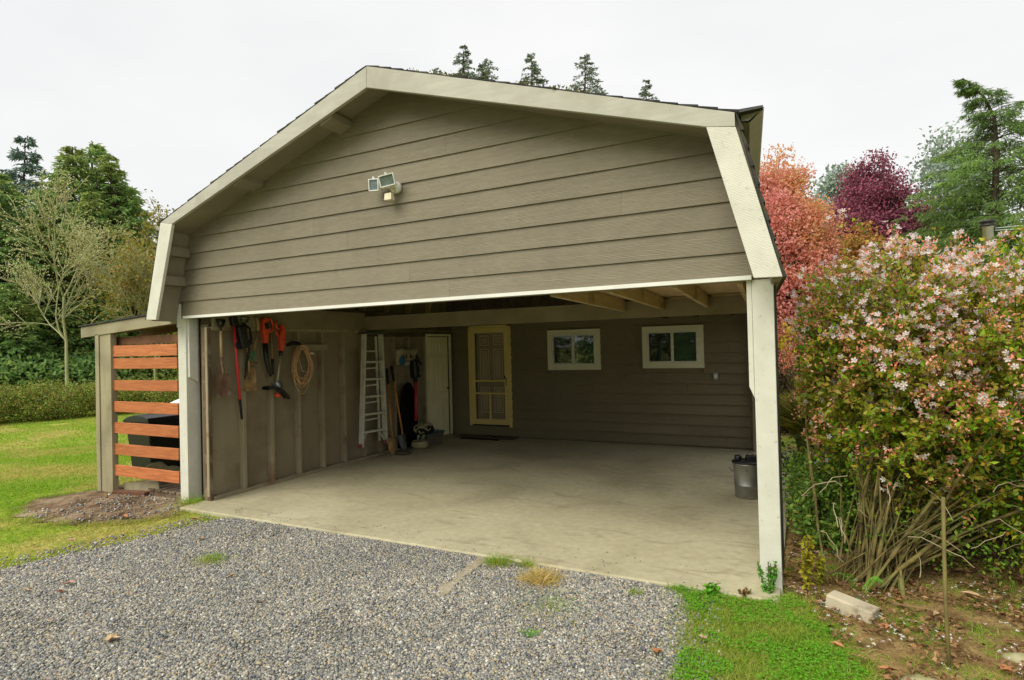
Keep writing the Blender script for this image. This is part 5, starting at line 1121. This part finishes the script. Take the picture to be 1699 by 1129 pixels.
def broadleaf(name, label, base_, H, r_, cz, n, ls, m, seed=0, clusters=260, cr=.35, barkm=BARK, top_bias=0., lw=.75, shape=None):
    base_ = np.array(base_, float); r_ = np.array(r_, float); t = thing(name, label, 'tree', tuple(float(v) for v in base_)); c = np.array([0, 0, cz])
    d = rdir(clusters); k = rng.uniform(.25, 1, clusters)**.5; cl = c+d*r_*k[:, None]
    up = (cl[:, 2]-c[2])/r_[2]; cl[:, :2] *= (1-.35*np.clip(up, 0, 1)**1.5)[:, None]; cl += rng.normal(0, .12, cl.shape)*r_*.5
    A = []; B = []; ra = []; rb = []
    for p in cl:
        fork = np.array([p[0]*.12, p[1]*.12, min(p[2]*.55, cz)]); pr = fork; mid = fork*.45+p*.55+np.array([0, 0, .12*np.linalg.norm(p-fork)])
        for j, q_ in enumerate(((fork+mid)/2, mid, (mid+p)/2, p)): A.append(pr); B.append(q_); ra.append(H*.008*(1-j*.23)); rb.append(H*.008*(1-(j+1)*.23)); pr = q_
    V, F = segs(A, B, np.array(ra), np.array(rb), 5)
    z_ = np.linspace(0, cz+r_[2]*.5, 9); tr = np.c_[.05*np.sin(z_), .05*np.cos(z_*1.3), z_]; rt = H*.02*(1-z_/(cz+r_[2]*.6)); V2, F2 = segs(tr[:-1], tr[1:], rt[:-1], rt[1:], 8); V, F = join([(V, F), (V2, F2)]); np_mesh('trunk', V, F, barkm, t)
    i = rng.integers(0, clusters, n); P = cl[i]+np.clip(rng.normal(0, 1, (n, 3)), -1.7, 1.7)*cr*np.array([1, 1, .8]); D = rdir(n, .1); V, F = kites(P, D, rdir(n, .7), ls*rng.uniform(.6, 1.3, n), ls*lw, .15); np_mesh('crown', V, F, m, t); return t
MAPLE = leafmat('autumn_red_leaves', [(.76, .25, .24), (.76, .33, .28), (.84, .46, .40), (.60, .17, .17)], trans=.45, zone=[(.80, .44, .20), (.76, .32, .18), (.60, .50, .16)], gs=.45)
PLUM = leafmat('purple_leaves', [(.26, .07, .12), (.36, .10, .16), (.17, .05, .08), (.46, .15, .20)], trans=.3)
ORNG = leafmat('orange_olive_leaves', [(.45, .2, .05), (.35, .28, .06), (.5, .15, .06)], trans=.3)
broadleaf('red_maple', 'tall round red and orange autumn tree behind the right post', (5.7,15.6,GZ), 7.8, (1.95,1.8,3.4), 3.95, 85000, .09, MAPLE, clusters=420, cr=.25)
broadleaf('purple_plum', 'dark purple leaved tree between the red tree and the conifer', (8.8,19.5,GZ), 8, (1.75,1.6,3.3), 4.55, 60000, .09, PLUM, clusters=340, cr=.22)
broadleaf('orange_tree', 'small orange olive tree in front of the purple one', (7.95,13.2,GZ), 4, (.65,.6,1.5), 3.0, 9000, .08, ORNG, clusters=120, cr=.14)

# ================================================================== CONIFERS
FIR = leafmat('fir_needles', [(.13, .25, .09), (.20, .35, .10), (.28, .43, .11), (.16, .30, .10)], trans=.45, rough=.7, zone=[(.28, .38, .09), (.38, .44, .13), (.2, .3, .09)], gs=.3)
FIRB = leafmat('blue_fir_needles', [(.19, .28, .24), (.23, .33, .26), (.15, .22, .19)], trans=.12, rough=.7)
CEDAR = leafmat('cedar_needles', [(.15, .29, .08), (.23, .38, .10), (.32, .44, .11), (.12, .22, .07)], trans=.4, rough=.7, zone=[(.13, .22, .08), (.2, .3, .06)], gs=.4)
HAZEC = leafmat('hazed_pine_needles', [(.30, .38, .31), (.36, .44, .36), (.24, .3, .26)], trans=.2)  # pale haze put into the needle colour, there is no haze volume
def conifer_geo(H, Rb, seed, nwh=34, per=6, p=.9, up=.15, droop=.45, z0=.12, spr=12, ls=.2, lw=.05, gap=.0, lean=0., tipbend=0., dens=3, hang=.3):
    r = np.random.default_rng(seed); A = []; B = []; ra = []; rb = []; SP = []; SD = []; SL = []
    trk = lambda z_: np.array([lean*(z_/H)**2*H+tipbend*max(0, z_/H-.82)**2*H*8, .12*math.sin(z_*.6), z_-abs(tipbend)*max(0, z_/H-.9)*H*.5])
    for w_ in range(nwh):
        u = (w_+r.uniform(0, .6))/nwh; z_ = H*(z0+(1-z0)*u)
        for b in range(per):
            if r.random() < gap: continue
            L_ = Rb*((1-u)**p)*r.uniform(.6, 1.15)+.02*Rb; a = r.uniform(0, 2*math.pi); d = np.array([math.cos(a), math.sin(a), 0]); o_ = trk(z_+r.uniform(-.1, .1)); pr = o_; pts = []
            for j in range(1, 6):
                s_ = j/5; q_ = o_+d*L_*s_+np.array([0, 0, (up*s_-droop*s_*s_)*L_]); A.append(pr); B.append(q_); ra.append(.012*H/10*(1.1-s_)+.004); rb.append(.012*H/10*(1.1-s_)+.003); pr = q_
            ns = max(4, int(spr*(.35+.65*L_/Rb))); s_ = r.uniform(.12, 1.0, ns)**.8; base_ = o_+d*L_*s_[:, None]; base_[:, 2] += (up*s_-droop*s_*s_)*L_
            sg = np.where(r.random(ns) < .5, -1, 1); sd_ = np.array([-d[1], d[0], 0]); dir_ = d*.75+sd_*sg[:, None]*r.uniform(.4, 1.1, ns)[:, None]; dir_[:, 2] = -hang*r.uniform(.2, 1.6, ns); dir_ = nrm(dir_)
            sl = (.30*L_*(1.1-s_)+.35*ls)*r.uniform(.7, 1.2, ns)
            for k in range(dens):
                f = (k+.3)/dens; pos = base_+dir_*(sl*f)[:, None]; dd = nrm(dir_+r.normal(0, .45, (ns, 3))); dd[:, 2] -= hang*.3; SP.append(pos); SD.append(dd); SL.append(np.full(ns, ls)*r.uniform(.6, 1.2, ns)*(.55+.45*min(1, L_/Rb*2)))
    zs = np.linspace(0, H*.985, 16); tr = np.array([trk(z_) for z_ in zs]); rt = H*.016*(1-zs/H)+.012; V2, F2 = segs(tr[:-1], tr[1:], rt[:-1], rt[1:], 8)
    V1, F1 = segs(A, B, np.array(ra), np.array(rb), 4); T = join([(V1, F1), (V2, F2)])
    P = np.concatenate(SP); D = np.concatenate(SD); L_ = np.concatenate(SL); N_ = r.normal(size=P.shape); N_[:, 2] += 1.2; Cn = kites(P, D, N_, L_, L_*(lw/ls)*r.uniform(.8, 1.3, len(P)), .1); return T, Cn
def conifer(name, label, loc, geo, m, scale=1, rot=0, group=None, barkm=BARK):
    t = thing(name, label, 'tree', loc, group); (V, F), (V2, F2) = geo; np_mesh('trunk', V, F, barkm, t); np_mesh('crown', V2, F2, m, t); t.scale = (scale,)*3; t.rotation_euler = (0,0,rot); return t
G_fir = conifer_geo(12.9, 3.1, 1, 30, 7, .85, .18, .34, .22, 20, .36, .10, gap=.1, dens=4, hang=.3)
G_dense = conifer_geo(12, 3.6, 2, 42, 8, .8, .12, .5, .05, 17, .34, .10, gap=.08, dens=4, hang=.5)
G_dense2 = conifer_geo(11, 3.4, 3, 40, 8, .7, .2, .45, .04, 17, .34, .11, gap=.08, dens=4, hang=.5)
G_tall = conifer_geo(25, 4.6, 4, 42, 8, .95, .12, .3, .45, 26, .26, .10, gap=.22, dens=3, hang=.35)
G_tall2 = conifer_geo(25, 4.2, 14, 36, 7, .85, .22, .35, .45, 24, .28, .11, gap=.28, dens=3, hang=.3)
G_cedar = conifer_geo(9.6, 3.9, 5, 44, 8, 1.0, .40, .42, .06, 44, .22, .028, gap=.06, dens=6, hang=.8, tipbend=-.30)
protos = {}
def place(geo_key, geo, name, label, x, y, H, m, rot, base_h, group=None, sxy=1.0, z0=GZ):
    if geo_key not in protos:
        t = conifer(name, label, (x, y, z0), geo, m, 1, rot, group); protos[geo_key] = t
    else:
        src = protos[geo_key]; t = copy_tree(src); t['label'] = label
        if group: t['group'] = group
        elif 'group' in t.keys(): del t['group']
        t.location = (x, y, z0); t.rotation_euler = (0,0,rot)
    s_ = H/base_h; t.scale = (s_*sxy, s_*sxy, s_); return t
gf = 'conifers of the forest behind the lawn'
place('fir', G_fir, 'fir_tree', 'tall open branched blue green fir at the far left above the forest', -26.44, 10.11, 12.5, FIRB, .3, 12.9, gf)
fp = [('dense',G_dense,-24.41,7.16,11.3,'leftmost conifer standing at the edge of the forest',.2),('dense',G_dense,-22.96,10.47,11.4,'tallest dense green conifer with the rounded crown behind the bare tree',1.0),
      ('dense2',G_dense2,-24.43,12.0,12.3,'dense conifer rising to the right of the rounded crown',2.1),('dense',G_dense,-22.39,11.8,11.2,'dark conifer sloping down to the right of the tallest ones',3.3),
      ('dense2',G_dense2,-24.66,13.65,10.6,'lower conifer on the right shoulder of the forest',.7),('dense2',G_dense2,-25.98,15.34,7.8,'small conifer at the right end of the forest near the carport roof',4.0),
      ('dense2',G_dense2,-21.3,6.8,9.4,'mid green conifer at the left picture edge in front of the fir',5.0),('dense',G_dense,-19.9,7.9,7.2,'short dark conifer below the open branched fir',2.6),
      ('dense2',G_dense2,-18.5,6.3,4.6,'bushy young conifer behind the left end of the hedge',1.3),('dense',G_dense,-18.69,8.6,4.6,'bushy young conifer under the bare mossy tree',.1),
      ('dense2',G_dense2,-17.6,9.2,4.1,'low spreading conifer behind the shed post',3.9),('dense',G_dense,-16.7,10.4,4.4,'low conifer seen through the orange slats',5.5),
      ('dense2',G_dense2,-15.8,11.6,4.2,'second low conifer seen through the slats near the white post',2.2),('dense',G_dense,-29.8,12.4,11.3,'farther conifer peeping between the fir and the dense group',.9),
      ('dense2',G_dense2,-17.2,12.6,5.5,'conifer behind the shed roof end',1.8),('dense',G_dense,-20.5,9.9,8.8,'conifer directly behind the bare mossy trunk',4.4),('dense2',G_dense2,-21.5,13.4,7.0,'conifer between the forest and the olive tree',.4),
      ('dense',G_dense,-22.5,5.0,9.0,'conifer just outside the left picture edge',1.1),('dense2',G_dense2,-19,15.5,7.0,'conifer hidden mostly by the carport gable on the left',3.0)]
for (k_, g_, x, y, H, lb, rt) in fp: place(k_, g_, 'forest_conifer', lb, x, y, H, FIR, rt, 12 if k_ == 'dense' else 11, gf, sxy=1.35)
gt = 'fir tips seen above the carport roof'
for i, (x, y, H, lb) in enumerate([(-16.45,34.34,25.2,'fir tip above the roof, farthest left of the tall ones'),(-15.12,36.24,24.7,'slim fir tip second from the left above the roof'),(-11.7,36.79,24.4,'fir tip in the middle above the roof ridge slope'),
                               (-7.71,37.28,23.7,'broad fir tip fourth above the roof'),(-3.76,40.49,22.1,'small lone fir tip above the right end of the roof'),(-18.57,34.21,23.9,'tiny tip just showing beside the roof peak'),(-14.67,34.21,23.2,'leaning small tip beside the slim fir')]):
    place('tall' if i % 2 == 0 else 'tall2', G_tall if i % 2 == 0 else G_tall2, 'tall_fir', lb, x, y, H, leafmat('distant_fir_needles', [(.15, .22, .16), (.20, .27, .18), (.26, .28, .13)], trans=.35) if i < 2 else None, i*1.7, 25, gt, sxy=1.25)
place('cedar', G_cedar, 'cedar_tree', 'large feathery cedar with nodding top at the right', 11.7, 17.6, 9.35, CEDAR, math.radians(28), 9.4, sxy=1.3)
place('cedar', G_cedar, 'cedar_tree', 'second cedar cut by the right picture edge', 14.9, 17.2, 8.6, CEDAR, 1.5, 9.4)
t = place('dense2', G_dense2, 'background_conifer', 'green conifer below the cedar, behind the blossoms', 12.6, 21.5, 6.2, FIR, 2.0, 11, sxy=1.4)
t = place('dense', G_dense, 'background_conifer', 'conifer behind the flue pipe at the right', 15.5, 22, 6.5, FIR, 2.9, 12, sxy=1.3)
t = place('dense2', G_dense2, 'background_conifer', 'conifer filling the gap behind the right post', 4.2, 24, 4.5, FIR, .9, 11, sxy=1.5)
broadleaf('hazy_pine', 'pine with haze painted into its pale grey green needles, peeping behind the purple tree', (8.94,35.6,GZ), 12, (1.8,1.6,3.2), 8.6, 5200, .22, HAZEC, clusters=60, cr=.4)
broadleaf('hazy_pine', 'pine with haze painted into its pale grey green needles, behind the cedar top', (13.4,32,GZ), 12, (2.0,1.8,3.4), 8.4, 6000, .22, HAZEC, clusters=60, cr=.45)
# trees behind the photographer, mirrored in the window panes
gb = 'conifers behind the viewpoint'
for i in range(9):
    place('dense2', G_dense2, 'conifer', 'green conifer on the far side of the drive behind the viewpoint', -12+i*4.2+(i % 2), -26-(i % 3)*2.5, 9+(i*37 % 4), FIR, i*1.3, 11, gb, sxy=1.2)

# ------------------------------------------------------------------ bare mossy trees
def bare(name, label, loc, H, spread, seed, m, leafm=None, nl=0, levels=5, first=.3, ls=.12):
    r = np.random.default_rng(seed); t = thing(name, label, 'tree', loc); A = []; B = []; ra = []; rb = []; tips = []
    def grow(p, d, L_, rad, lv):
        n = 5; q_ = p
        for j in range(n):
            d = nrm(d+r.normal(0, .10, 3)+np.array([0, 0, .03])); e = q_+d*L_/n; r0 = rad*(1-.45*j/n); r1 = rad*(1-.45*(j+1)/n); A.append(q_); B.append(e); ra.append(r0); rb.append(r1); q_ = e
            if lv > 0 and j >= (2 if lv >= levels-1 else 1):
                for _ in range(2 if lv < levels else 3):
                    a = r.uniform(0, 6.28); s_ = nrm(np.cross(d, [math.cos(a), math.sin(a), .3])); ang = r.uniform(.45, 1.0)
                    dd = nrm(d*math.cos(ang)+s_*math.sin(ang)*spread); grow(q_, dd, L_*r.uniform(.42, .66)*(.85 if lv == levels else 1), rad*.5*(1-.3*j/n), lv-1)
        if lv <= 1: tips.append(q_)
    grow(np.zeros(3), np.array([.02, 0, 1.]), H*.62, H*.014, levels-1 if levels < 5 else 3)
    V, F = segs(A, B, np.maximum(np.array(ra)*.8, .012), np.maximum(np.array(rb)*.8, .009), 4); np_mesh('trunk', V, F, m, t)
    if leafm:
        T = np.array(tips); i = r.integers(0, len(T), nl); P = T[i]+r.normal(0, .16, (nl, 3)); V, F = kites(P, rdir(nl), rdir(nl, .7), ls*rng.uniform(.6, 1.3, nl), ls*.7, .15); np_mesh('crown', V, F, leafm, t)
    return t
bare('bare_tree', 'bare tree with pale lichen covered branches in front of the forest', (-15.6,6.5,GZ), 6.1, .72, 29, MOSSB, leafmat('pale_lichen', [(.60, .60, .28), (.50, .52, .22), (.66, .62, .36)], trans=.3), 5000, levels=4, ls=.06)
bare('bare_tree', 'second pale mossy tree leaning beside the carport eave', (-14.2,8.7,GZ), 5.2, .8, 13, MOSSB, leafmat('sparse_yellow_leaves', [(.32, .26, .05), (.22, .24, .05), (.38, .22, .05)], trans=.3), 2200, levels=4)
bare('olive_tree', 'olive and brown leaved tree left of the carport roof', (-17.5,11.2,GZ), 6.8, 1.1, 17, BARK, leafmat('olive_brown_leaves', [(.30, .28, .06), (.40, .28, .07), (.20, .25, .06), (.44, .38, .09)], trans=.3), 8000, levels=4, ls=.13)
leafblob('yellow_shrub', 'bright yellow green bush next to the lower carport eave', 'shrub', (-12.3,8.9,2.6), (.9,.8,1.9), 7000, .10, leafmat('yellow_bush', [(.42, .48, .04), (.55, .52, .05), (.22, .32, .04)], trans=.35), clusters=80, cr=.22)

# hedge along the lawn: five bushes
HED = leafmat('hedge_leaves', [(.13, .24, .03), (.22, .34, .05), (.32, .36, .06), (.40, .28, .08), (.08, .15, .03)], trans=.25)
ends = [(-13.6,1.6),(-13.1,3.2),(-12.75,4.7),(-12.2,6.1),(-11.6,7.5),(-11.1,8.9)]
lbs = ['bramble bush at the left end of the hedge','bramble bush second from the left in the hedge','middle bramble bush of the hedge behind the shed post','bramble bush of the hedge seen through the slats','last bramble bush of the hedge behind the bins','bramble bush of the hedge hidden by the post']
for i, (x, y) in enumerate(ends):
    leafblob('hedge_bush', lbs[i], 'bush', (x, y, .38), (.75,1.05,.62), 12000, .055, HED, clusters=110, cr=.13)
# dark undergrowth beneath the forest (one mass)
n = 52000; u = rng.random(n); P = np.c_[-16.2-u*8+rng.normal(0, .6, n), rng.uniform(2.0, 14.5, n), rng.uniform(0, 1, n)**1.3*(1.6+1.6*u)]; P[:, 0] += (P[:, 1]-8)*.25
V, F = kites(P, rdir(n), rdir(n, .8), rng.uniform(.12, .26, n), .10, .15); o = np_mesh('undergrowth', V, F, FIR); o['kind'] = 'stuff'; tag(o, 'dark green undergrowth below the forest trees', 'undergrowth')

# ================================================================== NEIGHBOUR CABIN, FLUE, WIRES
cb = thing('cabin', 'small neighbouring cabin with pale metal roof behind the flowering shrub', 'cabin', (10.5,9.5,0))
MB().box(9.0, 12.5, 8.6, 12, -.05, 2.2).build('wall', mat('cabin_wall', (.40, .36, .26), (.32, .29, .2), 4), cb)
MB().prism([(8.8,2.06),(12.7,2.06),(12.7,2.14),(10.75,2.72),(8.8,2.14)], 8.4, 12.2).build('roof', mat('pale_metal_roof', (.5, .53, .54), (.42, .45, .46), 3, .4), cb)
for i in range(12): MB().box(8.9+i*.3, 8.92+i*.3, 8.38, 8.4, 1.2, 2.1).build('wall_batten', WINTR, cb)
MB().box(9.5, 10.2, 8.57, 8.6, 1.0, 1.9).build('window', GLASS, cb)
fx, fy = 9.62, 9.2
ff = MB().lathe((fx,fy,2.3), [(.085,0),(.085,1.36),(.095,1.365),(.095,1.39),(.08,1.395)], 16).build('flue_pipe', mat('steel_flue', (.5, .47, .36), (.34, .32, .26), 4, .35, metal=.7), cb, smooth=True)
MB().lathe((fx,fy,3.68), [(.12,0),(.13,.03),(.10,.035),(.10,.07),(.13,.075),(.12,.11),(.02,.13)], 16).build('flue_cap', DARKM, ff, smooth=True)
for (dz, dx, lb) in ((3.64, 3.4, 'upper guy wire running right from the flue pipe'), (3.60, 3.2, 'lower guy wire running right from the flue pipe')):
    tag(MB().tube([(fx+.1,fy,dz),(fx+dx/2,fy+.2,dz-.03+(.08 if dz > 3.62 else 0)),(fx+dx,fy+.5,dz+(.12 if dz > 3.62 else -.02))], .006, 5).build('guy_wire', plain('pale_wire', (.55, .6, .6), .5), loc=(fx, fy, dz)), lb, 'wire')
